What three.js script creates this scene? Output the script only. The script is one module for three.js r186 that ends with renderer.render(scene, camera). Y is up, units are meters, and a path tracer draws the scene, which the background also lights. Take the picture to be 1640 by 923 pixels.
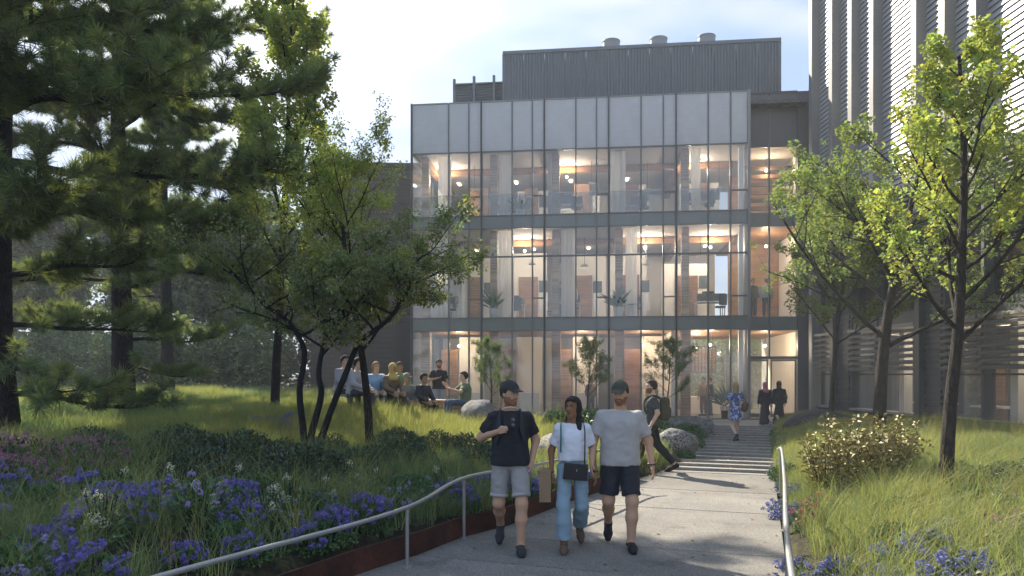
import * as THREE from 'three';
import { mergeGeometries, toCreasedNormals } from 'three/addons/utils/BufferGeometryUtils.js';
import { RectAreaLightUniformsLib } from 'three/addons/lights/RectAreaLightUniformsLib.js';

// ---------------------------------------------------------------- camera, sky, sun, exposure
// metres; the camera stands 1.9 m above the path and looks along -z (level, lens shifted up)
const W = 1640, HH = 923, F = 1150, EYE = 1.9, HORIZON = 600;
const scene = new THREE.Scene();
const camera = new THREE.PerspectiveCamera(2 * Math.atan(HH / 2 / F) * 180 / Math.PI, W / HH, 0.1, 900);
camera.position.set(0, EYE, 0);
camera.lookAt(0, EYE, -10);
camera.setViewOffset(W, HH, 0, HH / 2 - HORIZON, W, HH);
camera.updateProjectionMatrix();

const SUN_AZ = new THREE.Vector2(-0.43, -0.9).normalize();       // towards the sun, on the ground
const SUN_EL = 33 * Math.PI / 180;
const sunDir = new THREE.Vector3(SUN_AZ.x * Math.cos(SUN_EL), Math.sin(SUN_EL), SUN_AZ.y * Math.cos(SUN_EL));
const sun = new THREE.DirectionalLight(new THREE.Color().setRGB(1, 0.9, 0.74), 4.5);
sun.position.copy(sunDir).multiplyScalar(90); sun.target.position.set(0, 0, -14);
sun.castShadow = true; sun.shadow.mapSize.set(4096, 4096); sun.shadow.radius = 1.2; sun.name = 'sun';
Object.assign(sun.shadow.camera, { left: -45, right: 45, top: 45, bottom: -45, near: 1, far: 220 });
scene.add(sun, sun.target);

function rng(seed) { let s = seed | 0; return () => { s = (s + 0x6d2b79f5) | 0; let t = Math.imul(s ^ (s >>> 15), 1 | s); t = (t + Math.imul(t ^ (t >>> 7), 61 | t)) ^ t; return ((t ^ (t >>> 14)) >>> 0) / 4294967296; }; }
const lerp = (a, b, t) => a + (b - a) * t, clamp = (x, a = 0, b = 1) => Math.min(b, Math.max(a, x));
const sstep = (a, b, x) => { const t = clamp((x - a) / (b - a)); return t * t * (3 - 2 * t); };
function hash3(x, y, z) { let h = Math.imul(x, 374761393) ^ Math.imul(y, 668265263) ^ Math.imul(z, 2147483647 ^ 0x1b873593); h = Math.imul(h ^ (h >>> 13), 1274126177); return ((h ^ (h >>> 16)) >>> 0) / 4294967296; }
function noise3(x, y, z) {
  const xi = Math.floor(x), yi = Math.floor(y), zi = Math.floor(z), f = (t) => t * t * (3 - 2 * t), u = f(x - xi), v = f(y - yi), w = f(z - zi);
  const c = (a, b, d) => hash3(xi + a, yi + b, zi + d);
  return lerp(lerp(lerp(c(0, 0, 0), c(1, 0, 0), u), lerp(c(0, 1, 0), c(1, 1, 0), u), v), lerp(lerp(c(0, 0, 1), c(1, 0, 1), u), lerp(c(0, 1, 1), c(1, 1, 1), u), v), w);
}
const fbm3 = (x, y, z, o = 4) => { let s = 0, a = 0.5, n = 0; for (let i = 0; i < o; i++) { s += a * noise3(x, y, z); n += a; a *= 0.5; x *= 2.03; y *= 2.03; z *= 2.03; } return s / n; };

function makeSky() {
  const w = 1024, h = 512, data = new Float32Array(w * h * 4), d = new THREE.Vector3();
  for (let j = 0; j < h; j++) for (let i = 0; i < w; i++) {
    const up = ((j + 0.5) / h - 0.5) * Math.PI, a = ((i + 0.5) / w - 0.5) * 2 * Math.PI;
    d.set(Math.cos(a) * Math.cos(up), Math.sin(up), Math.sin(a) * Math.cos(up));
    const y = Math.max(d.y, 0), c = clamp(d.dot(sunDir), -1, 1), k = Math.pow(1 - y, 3.2);
    let r = lerp(0.15, 0.31, k), g = lerp(0.225, 0.355, k), b = lerp(0.375, 0.425, k);
    const glow = 0.8 * Math.pow(Math.max(c, 0), 34) + 0.07 * Math.pow(Math.max(c, 0), 5);
    r += glow; g += glow * 0.97; b += glow * 0.9;
    // thin high cloud, laid out on a plane overhead
    const q = 1 / (y + 0.16), cx = d.x * q, cz = d.z * q;
    const n = fbm3(cx * 1.3 + 7, cz * 3.4 + 3, 1.5, 5) * 0.65 + fbm3(cx * 4 + 1, cz * 7, 9, 4) * 0.35, m = sstep(0.46, 0.74, n) * 0.75;
    const cl = 0.4 + glow * 0.8;
    r = lerp(r, cl, m); g = lerp(g, cl * 1.0, m); b = lerp(b, cl * 1.02, m);
    if (d.y < 0) { const t = sstep(0, -0.12, d.y); r = lerp(r, 0.16, t); g = lerp(g, 0.17, t); b = lerp(b, 0.13, t); }
    data.set([r, g, b, 1], (j * w + i) * 4);
  }
  const t = new THREE.DataTexture(data, w, h, THREE.RGBAFormat, THREE.FloatType);
  t.mapping = THREE.EquirectangularReflectionMapping; t.magFilter = t.minFilter = THREE.LinearFilter; t.wrapS = THREE.RepeatWrapping; t.needsUpdate = true;
  return t;
}
scene.background = makeSky(); scene.environment = scene.background;
scene.fog = new THREE.FogExp2(new THREE.Color().setRGB(0.9, 0.93, 0.95), 0.0018);

const renderer = new THREE.WebGLRenderer({ antialias: true });
renderer.toneMapping = THREE.LinearToneMapping; renderer.toneMappingExposure = 2.75;
renderer.shadowMap.enabled = true; renderer.setSize(1024, 576);
RectAreaLightUniformsLib.init();

// ---------------------------------------------------------------- helpers
const taken = new Map();
const numbered = (n) => { const k = taken.get(n) ?? 0; taken.set(n, k + 1); return k ? `${n}_${String(k).padStart(3, '0')}` : n; };
const V = (x, y, z) => new THREE.Vector3(x, y, z);
const lin = (r, g, b) => new THREE.Color().setRGB(r, g, b);
function mesh(name, geometry, material, parent, pos, rot) {
  const m = new THREE.Mesh(geometry, material); m.name = numbered(name); m.castShadow = m.receiveShadow = true;
  if (pos) m.position.set(...pos); if (rot) m.rotation.set(...rot);
  (parent ?? scene).add(m); return m;
}
function tag(o, label, category, group, kind) { if (label) o.userData.label = label; if (category) o.userData.category = category; if (group) o.userData.group = group; if (kind) o.userData.kind = kind; return o; }
function thing(name, label, category, pos = [0, 0, 0], turn = 0, group) { const g = new THREE.Group(); g.name = numbered(name); g.position.set(...pos); g.rotation.y = turn; scene.add(g); return tag(g, label, category, group); }
function dup(root, pos, turn, scale = 1, label, group) {
  const r = root.clone(); r.name = numbered(root.name.replace(/_\d{3}$/, '')); r.userData = { ...root.userData };
  r.traverse((o) => { if (o !== r) o.name = numbered(o.name.replace(/_\d{3}$/, '')); });
  r.position.set(...pos); r.rotation.y = turn; r.scale.setScalar(scale); scene.add(r);
  if (label) r.userData.label = label; if (group) r.userData.group = group; return r;
}
function instanced(name, geometry, material, list, parent, colors) {         // list of Matrix4
  const m = new THREE.InstancedMesh(geometry, material, list.length); m.name = numbered(name); m.castShadow = m.receiveShadow = true;
  list.forEach((x, i) => { m.setMatrixAt(i, x); if (colors) m.setColorAt(i, colors[i]); });
  m.userData.kind = 'stuff'; (parent ?? scene).add(m); return m;
}
const boxCache = new Map();
function bx(w, h, d) {                                                         // box, uv in metres
  const key = [w, h, d].map((x) => x.toFixed(4)).join();
  if (!boxCache.has(key)) {
    const g = new THREE.BoxGeometry(w, h, d), p = g.attributes.position, n = g.attributes.normal, uv = g.attributes.uv;
    for (let i = 0; i < p.count; i++) { const ax = Math.abs(n.getX(i)), ay = Math.abs(n.getY(i)); if (ax > 0.5) uv.setXY(i, p.getZ(i), p.getY(i)); else if (ay > 0.5) uv.setXY(i, p.getX(i), p.getZ(i)); else uv.setXY(i, p.getX(i), p.getY(i)); }
    boxCache.set(key, g);
  }
  return boxCache.get(key);
}
const sheetCache = new Map();
function sheet(w, h) { const k = w.toFixed(4) + ',' + h.toFixed(4); if (!sheetCache.has(k)) sheetCache.set(k, new THREE.PlaneGeometry(w, h)); return sheetCache.get(k); }
const bar = (name, m, parent, x0, x1, y0, y1, z0, z1) => m.transmission > 0.8 ? (Math.abs(x1 - x0) < 0.05 ? mesh(name, sheet(Math.abs(z1 - z0), Math.abs(y1 - y0)), m, parent, [(x0 + x1) / 2, (y0 + y1) / 2, (z0 + z1) / 2], [0, -Math.PI / 2, 0]) : mesh(name, sheet(Math.abs(x1 - x0), Math.abs(y1 - y0)), m, parent, [(x0 + x1) / 2, (y0 + y1) / 2, (z0 + z1) / 2])) : mesh(name, bx(Math.abs(x1 - x0), Math.abs(y1 - y0), Math.abs(z1 - z0)), m, parent, [(x0 + x1) / 2, (y0 + y1) / 2, (z0 + z1) / 2]);

class GB {                                                                     // loose triangles, flat or given normals
  constructor() { this.p = []; this.n = []; this.i = []; this.c = null; this.uv = []; }
  v(p, n, u = 0, w = 0) { this.p.push(p.x, p.y, p.z); this.n.push(n.x, n.y, n.z); this.uv.push(u, w); return this.p.length / 3 - 1; }
  facing(a, b, c, n) { return ((b.y - a.y) * (c.z - a.z) - (b.z - a.z) * (c.y - a.y)) * n.x + ((b.z - a.z) * (c.x - a.x) - (b.x - a.x) * (c.z - a.z)) * n.y + ((b.x - a.x) * (c.y - a.y) - (b.y - a.y) * (c.x - a.x)) * n.z >= 0; }
  quad(a, b, c, d, n) { if (!this.facing(a, b, c, n)) [b, d] = [d, b]; const i = this.v(a, n); this.v(b, n); this.v(c, n); this.v(d, n); this.i.push(i, i + 1, i + 2, i, i + 2, i + 3); }
  tri(a, b, c, n) { if (!this.facing(a, b, c, n)) [b, c] = [c, b]; const i = this.v(a, n); this.v(b, n); this.v(c, n); this.i.push(i, i + 1, i + 2); }
  tube(pts, radii, sides = 6, vscale = 1) {
    let up = V(0.13, 0.2, 0.97).normalize(); const t = V(0, 0, 0), s = V(0, 0, 0), q = V(0, 0, 0), n = V(0, 0, 0), base = this.p.length / 3; let len = 0;
    for (let k = 0; k < pts.length; k++) {
      t.copy(pts[Math.min(k + 1, pts.length - 1)]).sub(pts[Math.max(k - 1, 0)]).normalize();
      if (k) len += pts[k].distanceTo(pts[k - 1]);
      s.crossVectors(up, t); if (s.lengthSq() < 1e-6) s.set(1, 0, 0); s.normalize(); q.crossVectors(t, s); up.copy(q);
      for (let j = 0; j <= sides; j++) { const a = j / sides * 2 * Math.PI; n.copy(s).multiplyScalar(Math.cos(a)).addScaledVector(q, Math.sin(a)); this.v(V(pts[k].x + n.x * radii[k], pts[k].y + n.y * radii[k], pts[k].z + n.z * radii[k]), n, j / sides * 2 * Math.PI * radii[0] * vscale, len * vscale); }
    }
    const m = sides + 1;
    for (let k = 0; k + 1 < pts.length; k++) for (let j = 0; j < sides; j++) { const a = base + k * m + j, b = a + m; this.i.push(a, a + 1, b, a + 1, b + 1, b); }
  }
  build() {
    const g = new THREE.BufferGeometry(); g.setAttribute('position', new THREE.Float32BufferAttribute(this.p, 3)); g.setAttribute('normal', new THREE.Float32BufferAttribute(this.n, 3)); g.setAttribute('uv', new THREE.Float32BufferAttribute(this.uv, 2)); g.setIndex(this.i); return g;
  }
}
// --- textures
function tex(size, fn, srgb = true, rep = 1) {                               // fn(u, v) -> [r, g, b] 0..1 (display values when srgb); size px, covers rep metres
  const data = new Uint8Array(size * size * 4);
  for (let j = 0; j < size; j++) for (let i = 0; i < size; i++) { const c = fn(i / size, j / size); for (let k = 0; k < 3; k++) data[(j * size + i) * 4 + k] = clamp(c[k]) * 255; data[(j * size + i) * 4 + 3] = 255; }
  const t = new THREE.DataTexture(data, size, size); t.wrapS = t.wrapT = THREE.RepeatWrapping; t.magFilter = THREE.LinearFilter; t.minFilter = THREE.LinearMipmapLinearFilter; t.generateMipmaps = true;
  t.repeat.set(1 / rep, 1 / rep); if (srgb) t.colorSpace = THREE.SRGBColorSpace; t.needsUpdate = true; return t;
}
const tnoise = (u, v, f, seed, o = 4, fy = f) => {                              // tiling fbm
  let s = 0, a = 0.5, n = 0;
  for (let k = 0; k < o; k++) {
    const x = u * f, y = v * fy, xi = Math.floor(x), yi = Math.floor(y), q = (t) => t * t * (3 - 2 * t), fu = q(x - xi), fv = q(y - yi), h = (i, j) => hash3(((i % f) + f) % f, ((j % fy) + fy) % fy, seed + k * 17);
    s += a * lerp(lerp(h(xi, yi), h(xi + 1, yi), fu), lerp(h(xi, yi + 1), h(xi + 1, yi + 1), fu), fv); n += a; a *= 0.55; f *= 2; fy *= 2;
  }
  return s / n;
};
const grey = (x) => [x, x, x];
const T = {
  concrete: tex(1024, (u, v) => { const sp = hash3(Math.floor(u * 1024), Math.floor(v * 1024), 3), s2 = tnoise(u, v, 256, 5, 2), b = 0.62 + (tnoise(u, v, 4, 1, 5) - 0.5) * 0.2 - 0.08 * sstep(0.62, 0.8, tnoise(u, v, 7, 2, 4)) + (s2 - 0.5) * 0.34 + (sp > 0.93 ? 0.12 : sp < 0.07 ? -0.16 : 0); return [b, b * 0.985, b * 0.955]; }, true, 2.4),
  speck: tex(512, (u, v) => grey(tnoise(u, v, 128, 8, 2)), false, 1.2),
  wood: tex(512, (u, v) => { const g = tnoise(u, v, 3, 11, 5, 96), w = tnoise(u, v, 2, 12, 3, 12), b = 0.7 + (g - 0.5) * 0.5 + (w - 0.5) * 0.3; return [b, b * 0.94, b * 0.88]; }, true, 1.6),
  bark: tex(512, (u, v) => { const g = tnoise(u, v, 22, 21, 4, 7), m = Math.pow(Math.abs(g - 0.5) * 2, 0.6), b = 0.35 + m * 0.55 + (tnoise(u, v, 60, 22, 2) - 0.5) * 0.3; return [b, b * 0.94, b * 0.88]; }, true, 0.9),
  barkBump: tex(512, (u, v) => grey(Math.pow(Math.abs(tnoise(u, v, 22, 21, 4, 7) - 0.5) * 2, 0.6)), false, 0.9),
  rust: tex(512, (u, v) => { const b = 0.62 + (tnoise(u, v, 6, 31, 5) - 0.5) * 0.6 + (tnoise(u, v, 64, 32, 2) - 0.5) * 0.25; return [b, b * 0.9, b * 0.86]; }, true, 1.3),
  stone: tex(512, (u, v) => { const n = tnoise(u, v, 48, 41, 3), b = 0.6 + (tnoise(u, v, 5, 42, 4) - 0.5) * 0.4 + (n - 0.5) * 0.5; return grey(b); }, true, 1),
  granite: tex(512, (u, v) => { const n = tnoise(u, v, 64, 43, 3); return grey(0.55 + clamp((n - 0.5) * 4, -0.32, 0.3)); }, true, 0.9),
  metal: tex(512, (u, v) => grey(0.93 + (tnoise(u, v, 5, 51, 5) - 0.5) * 0.08 + (tnoise(u, v, 2, 53, 3, 90) - 0.5) * 0.06), true, 2.2),
  soil: tex(512, (u, v) => { const b = 0.55 + (tnoise(u, v, 32, 61, 4) - 0.5) * 0.9; return [b, b * 0.92, b * 0.75]; }, true, 1.5),
  cloth: tex(256, (u, v) => grey(0.9 + (tnoise(u, v, 64, 71, 2) - 0.5) * 0.2), true, 0.25),
};
const std = (r, g, b, roughness = 0.8, more = {}) => new THREE.MeshStandardMaterial({ color: lin(r, g, b), roughness, ...more });
const phys = (r, g, b, roughness, more) => new THREE.MeshPhysicalMaterial({ color: lin(r, g, b), roughness, ...more });
const M = {
  concrete: std(0.52, 0.505, 0.48, 0.85, { map: T.concrete, bumpMap: T.speck, bumpScale: 0.002 }),
  concreteB: std(0.48, 0.465, 0.44, 0.85, { map: T.concrete, bumpMap: T.speck, bumpScale: 0.002 }), concreteC: std(0.56, 0.545, 0.52, 0.85, { map: T.concrete, bumpMap: T.speck, bumpScale: 0.002 }),
  concreteLight: std(0.72, 0.7, 0.67, 0.85, { map: T.concrete }),
  concreteC2: std(0.68, 0.665, 0.635, 0.85, { map: T.concrete }),
  concreteDark: std(0.12, 0.12, 0.115, 0.95, { map: T.concrete }),
  planter: std(0.62, 0.61, 0.6, 0.85, { map: T.stone }),
  corten: std(0.17, 0.066, 0.036, 0.9, { map: T.rust }),
  rail: std(0.42, 0.42, 0.41, 0.42, { metalness: 0.55, map: T.metal }),
  mullion: std(0.16, 0.17, 0.17, 0.5, { metalness: 0.3 }),
  joint: std(0.03, 0.03, 0.03, 0.6),
  spandrel: phys(0.21, 0.23, 0.215, 0.28, { map: T.metal, clearcoat: 0.6, clearcoatRoughness: 0.1 }),
  parapet: phys(0.62, 0.615, 0.61, 0.4, { map: T.metal, clearcoat: 0.5, clearcoatRoughness: 0.12 }),
  darkPanel: phys(0.14, 0.14, 0.145, 0.45, { map: T.metal }),
  rib: std(0.19, 0.215, 0.225, 0.55, { metalness: 0.25, map: T.metal }),
  slat: std(0.5, 0.5, 0.505, 0.45, { metalness: 0.35, map: T.metal }),
  fin: std(0.3, 0.3, 0.295, 0.5, { metalness: 0.4, map: T.metal }),
  darkMetal: std(0.095, 0.105, 0.115, 0.5, { metalness: 0.3, map: T.metal }),
  wood: std(0.6, 0.34, 0.16, 0.55, { map: T.wood }),
  woodPale: std(0.72, 0.56, 0.4, 0.6, { map: T.wood }),
  woodDark: std(0.12, 0.07, 0.04, 0.6, { map: T.wood }),
  brickRed: std(0.42, 0.2, 0.1, 0.6, { map: T.wood }),
  plaster: std(0.8, 0.74, 0.66, 0.9),
  floor: std(0.42, 0.39, 0.35, 0.35, { map: T.stone }),
  ceiling: std(0.52, 0.45, 0.38, 0.9),
  greyWall: std(0.4, 0.4, 0.4, 0.85, { map: T.stone }),
  siding: std(0.085, 0.085, 0.088, 0.8, { map: T.wood }),
  glass: phys(0.95, 0.96, 0.95, 0.05, { transmission: 0.84, thickness: 0, ior: 1.75 }),
  glassDark: phys(0.55, 0.6, 0.6, 0.02, { transmission: 1, thickness: 0, ior: 1.6 }),
  lamp: std(1, 0.9, 0.75, 0.6, { emissive: lin(1, 0.85, 0.62), emissiveIntensity: 3 }),
  lampWhite: std(1, 0.97, 0.92, 0.6, { emissive: lin(1, 0.94, 0.85), emissiveIntensity: 3 }),
  white: std(0.78, 0.78, 0.77, 0.5), black: std(0.02, 0.02, 0.022, 0.55), desk: std(0.72, 0.7, 0.66, 0.5),
  curtain: phys(0.85, 0.83, 0.8, 1, { transmission: 0.5, thickness: 0 }),
  rock: std(0.36, 0.365, 0.37, 0.9, { map: T.stone }), rockDark: std(0.07, 0.072, 0.08, 0.75, { map: T.stone }), granite: std(0.42, 0.42, 0.43, 0.8, { map: T.granite }),
  soil: std(0.075, 0.06, 0.035, 1, { map: T.soil }), terrain: std(0.1, 0.105, 0.04, 1, { map: T.soil }),
  bark: std(0.085, 0.075, 0.065, 0.95, { map: T.bark, bumpMap: T.barkBump, bumpScale: 0.02 }),
  pineBark: std(0.085, 0.072, 0.064, 0.95, { map: T.bark, bumpMap: T.barkBump, bumpScale: 0.04 }),
  darkBark: std(0.03, 0.034, 0.033, 0.9, { map: T.bark }),
};
const leaf = (r, g, b, t = 0.45, rough = 1) => phys(r, g, b, rough, rough < 0.6 ? { side: THREE.DoubleSide } : { transmission: t, thickness: 0, side: THREE.DoubleSide });
const L = {
  maple: leaf(0.36, 0.42, 0.07, 0.5), mapleDeep: leaf(0.21, 0.28, 0.045, 0.5), dark: leaf(0.2, 0.245, 0.06, 0.5), mid: leaf(0.13, 0.19, 0.045, 0.45), far: leaf(0.13, 0.18, 0.05, 0.5),
  needle: leaf(0.17, 0.215, 0.05, 0.45), grass: leaf(0.3, 0.335, 0.11, 0.5), grassGreen: leaf(0.13, 0.18, 0.045, 0.4),
  shrub: leaf(0.045, 0.075, 0.032, 0.25, 0.5), bronze: leaf(0.28, 0.235, 0.075, 0.3, 0.52), ivy: leaf(0.06, 0.14, 0.035, 0.35, 0.5),
  violet: leaf(0.18, 0.14, 0.46, 0.35), blue: leaf(0.11, 0.13, 0.36, 0.3), lilac: leaf(0.33, 0.27, 0.52, 0.35), mauve: leaf(0.35, 0.14, 0.24, 0.3), red: leaf(0.42, 0.05, 0.1, 0.3), cream: leaf(0.6, 0.6, 0.45, 0.3),
};
// ---------------------------------------------------------------- ground, path, steps, retaining wall, handrails
const LEFT = [[-6, -8.2], [2, -4], [4.6, -2.6], [6.87, -1.45], [7.6, -0.98], [8.37, -0.6], [9.03, -0.05], [10.5, 0.73], [12.5, 1.95], [14.1, 2.94], [30.9, 8.7]];
const RIGHT = [[-6, -1.5], [2, 0.95], [4.3, 1.75], [6.76, 2.6], [13.9, 5.08], [27, 9.95], [30.9, 11.4]];
function along(list, d) { if (d <= list[0][0]) return list[0][1]; for (let i = 1; i < list.length; i++) if (d <= list[i][0]) { const a = list[i - 1], b = list[i]; return lerp(a[1], b[1], (d - a[0]) / (b[0] - a[0])); } return list[list.length - 1][1]; }
const HL = [[-3.57, 5, .5], [-8.5, 12, .86], [-10.9, 20, 1.03], [-14, 29, 1.14], [-3.24, 11.3, .6], [-2.43, 12.25, .62], [-5.6, 17, .98], [-3.9, 16.5, 1.16], [-3.2, 17.4, .98], [-1.5, 18.6, .7], [-2.2, 20, .6], [.73, 14, .36], [-2.1, 24, .3], [0, 24, .15], [4, 22, .12], [-4.4, 31, .1], [5, 30, 0.02], [8, 28, 0], [3, 16, .2], [6, 22, .06], [-20, 40, 1.3], [-12, 36, 1.0], [-7, 30, .7], [-30, 20, 1.3], [-20, 8, 1], [-8, 4, .6], [-40, 60, 1.5], [0, 60, .2], [-.9, 9.6, .4], [-2, 8.3, .42], [0.1, 12, .4], [-1, 15, .66], [-7, 22, 1.1], [-5, 24, .8], [-6, 9, .75]];
const HR = [[5.6, 9.3, .3], [9.1, 17.8, .4], [12.8, 18, .45], [3.6, 5, .35], [12, 27, .2], [9.4, 24, .16], [10, 10, .45], [6, 2, .4], [12.8, 8, .5], [30, 20, .3], [14, 60, .2]];
function idw(list, x, d) { let s = 0, w = 0; for (const [a, b, h] of list) { const q = 1 / (((x - a) ** 2 + (d - b) ** 2) + 0.5) ** 1.5; s += q * h; w += q; } return s / w; }
function groundH(x, z) {
  const d = -z, xl = along(LEFT, d) - 0.2, xr = along(RIGHT, d) + 0.14, bump = (noise3(x * 0.7, 3, z * 0.7) - 0.5) * 0.1;
  if (d > 29.4 && x > -5.2 && x < 13.5) return d > 30.2 ? -0.2 : -0.2 * sstep(29.4, 30.2, d);            // under the building
  if (x > xl && x < xr) { const e = Math.min(x - xl, xr - x); return -0.16 * sstep(0, 0.12, e); }
  const near = 1 - sstep(22, 27, d);
  if (x <= xl) { const s = xl - x; return lerp(Math.max(idw(HL, x, d), 0) * sstep(0, 0.8, s), Math.max(0.2 * near, lerp(0.22, idw(HL, x, d), sstep(0, 1.6, s)) * (near + (1 - near) * sstep(0, 2, s))), sstep(0, 0.06, s)) + bump * sstep(0.2, 1.5, s) * near; }
  const s = x - xr; return (0.03 + (idw(HR, x, d) - 0.03) * sstep(0, 1.2, s)) * (x > 12.4 ? 1 : 1) + bump * sstep(0.2, 1.5, s) * near;
}
{
  const axis = (a) => { const o = []; for (const [from, to, step] of a) for (let x = from; x < to - 1e-6; x += step) o.push(x); o.push(a[a.length - 1][1]); return o; };
  const xs = axis([[-400, -60, 34], [-60, -18, 3], [-18, -6, 0.6], [-6, 8, 0.2], [8, 16, 0.5], [16, 60, 4], [60, 400, 34]]), ds = axis([[-40, 0, 4], [0, 4, 0.5], [4, 20, 0.2], [20, 34, 0.5], [34, 70, 3], [70, 600, 53]]);
  const p = [], uv = [], idx = [];
  for (const d of ds) for (const x of xs) { p.push(x, groundH(x, -d), -d); uv.push(x, d); }
  const n = xs.length; for (let j = 0; j + 1 < ds.length; j++) for (let i = 0; i + 1 < n; i++) { const a = j * n + i; idx.push(a, a + 1, a + n, a + 1, a + n + 1, a + n); }
  const g = new THREE.BufferGeometry(); g.setAttribute('position', new THREE.Float32BufferAttribute(p, 3)); g.setAttribute('uv', new THREE.Float32BufferAttribute(uv, 2)); g.setIndex(idx); g.computeVertexNormals();
  tag(mesh('ground', g, M.terrain), null, null, null, 'structure');
}
// concrete path: slabs cut square to the walking direction (1, 0.32), joints of 8 mm
const PD = new THREE.Vector2(0.318, 0.948), PN = new THREE.Vector2(0.948, -0.318);       // along (x, d) and across
function strip(a0, a1, inset = 0.004, xl = LEFT, xr = RIGHT) {                              // outline of the path between two stations a (metres along PD)
  const edge = (list, a) => { let lo = -6, hi = 34; for (let k = 0; k < 40; k++) { const d = (lo + hi) / 2, x = along(list, d); (x * PD.x + d * PD.y < a) ? lo = d : hi = d; } return [along(list, lo), lo]; };
  const l = [], r = [], n = 8;
  for (let k = 0; k <= n; k++) { const a = lerp(a0 + inset, a1 - inset, k / n); l.push(edge(xl, a)); r.push(edge(xr, a)); }
  return [...l, ...r.reverse()];
}
function slabGeo(outline, top, thick, bevel = 0.006) {
  const s = new THREE.Shape(outline.map(([x, d]) => new THREE.Vector2(x, d)));
  const g = new THREE.ExtrudeGeometry(s, { depth: thick - bevel, bevelEnabled: true, bevelSize: bevel, bevelOffset: -bevel, bevelThickness: bevel, bevelSegments: 1 });
  g.rotateX(-Math.PI / 2); g.translate(0, top - thick, 0); return g;                          // shape y = d -> -z
}
{
  const path = thing('path', null, null); path.userData.kind = 'structure';
  let k = 0; const st = [-5, -2.6, -0.2, 2.2, 4.55, 6.82, 7.95, 10.35, 12.1, 14.3];
  for (let i = 0; i + 1 < st.length; i++) mesh('paving_slab', slabGeo(strip(st[i], st[i + 1], 0.009), (k++ % 3) * 0.0006, 0.12), [M.concrete, M.concreteB, M.concreteC][(i * 2) % 3], path);
  // long flight of very low steps: pale treads over a dark base
  const flight = thing('step_flight', null, null); flight.userData.kind = 'structure';
  mesh('step_base', slabGeo(strip(14.3, 28.2, 0), -0.13, 0.1, 0.002), M.concreteLight, flight);
  let a = 14.36; for (let i = 0; i < 16; i++) { const p = 0.68 + i * 0.022; const g = slabGeo(strip(a, a + p, 0.002), 0, 0.12, 0.004), q = g.attributes.position; for (let k2 = 0; k2 < q.count; k2++) { const along2 = (q.getX(k2) * PD.x - q.getZ(k2) * PD.y - a) / p; q.setY(k2, q.getY(k2) - 0.062 * along2 + (i % 3) * 0.002); } g.computeVertexNormals(); mesh('tread', g, i % 2 ? M.concreteLight : M.concreteC2, flight); a += p; }
  mesh('landing_slab', slabGeo(strip(a, 31.9, 0), 0, 0.1, 0.004), M.concreteLight, flight);
}
// corten retaining wall following the left edge
{
  const pts = []; for (let d = 1; d <= 13.6; d += 0.2) pts.push([along(LEFT, d), d]);
  const w = thing('retaining_wall', 'low rust brown weathering steel wall edging the planted slope', 'retaining wall');
  for (let i = 0; i + 6 < pts.length; i += 6) {
    const seg = pts.slice(i, i + 7), out = seg.map(([x, d]) => [x - 0.012, d]), inn = seg.map(([x, d]) => [x + 0.012, d]).reverse();
    inn[0][1] -= 0.004; out[out.length - 1][1] -= 0.004;
    const h = 0.26 + 0.02 * Math.sin(i), g = slabGeo([...out, ...inn], h, h + 0.1, 0.002); mesh('steel_plate', g, M.corten, w);
  }
}
function handrail(name, label, pts, posts, r = 0.021) {
  const o = thing(name, label, 'handrail'), gb = new GB(), P = [];
  const c = new THREE.CatmullRomCurve3(pts.map(([x, y, d]) => V(x, y, -d)), false, 'centripetal', 0.1);
  const n = pts.length * 12; for (let i = 0; i <= n; i++) P.push(c.getPoint(i / n));
  gb.tube(P, P.map(() => r), 12); mesh('rail', gb.build(), M.rail, o);
  for (const end of [P[0], P[n]]) mesh('end_cap', new THREE.SphereGeometry(r, 12, 8), M.rail, o, end.toArray());
  for (const [x, y, d] of posts) { const g = new THREE.CylinderGeometry(0.019, 0.019, y + 0.004, 14); mesh('post', g, M.rail, o, [x, y / 2 - 0.002, -d]); mesh('base_plate', new THREE.CylinderGeometry(0.05, 0.05, 0.012, 16), M.rail, o, [x, 0.006, -d]); }
  return o;
}
handrail('handrail', 'round grey metal handrail bending along the rust brown steel wall', [[-3.6, .52, 2.4], [-2.37, .57, 4.63], [-1.03, .594, 7.05], [-0.556, .70, 8.31], [0.3, .7, 9.5], [0.95, .7, 10.55], [1.75, .7, 11.9], [1.95, .7, 12.0]], [[-1.03, .594, 7.05], [-0.556, .70, 8.31], [0.95, .7, 10.55], [1.75, .7, 11.9], [-2.37, .57, 4.63]]);
handrail('handrail', 'straight pale metal handrail beside the tall grasses and blue flowers', [[4.34, .68, 11.7], [4.3, .72, 11.5], [3.3, .7, 8.7], [1.96, .7, 5.1], [1.3, .7, 3.2]], [[4.3, .72, 11.5], [3.3, .7, 8.7], [1.96, .7, 5.1]], 0.022);
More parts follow.
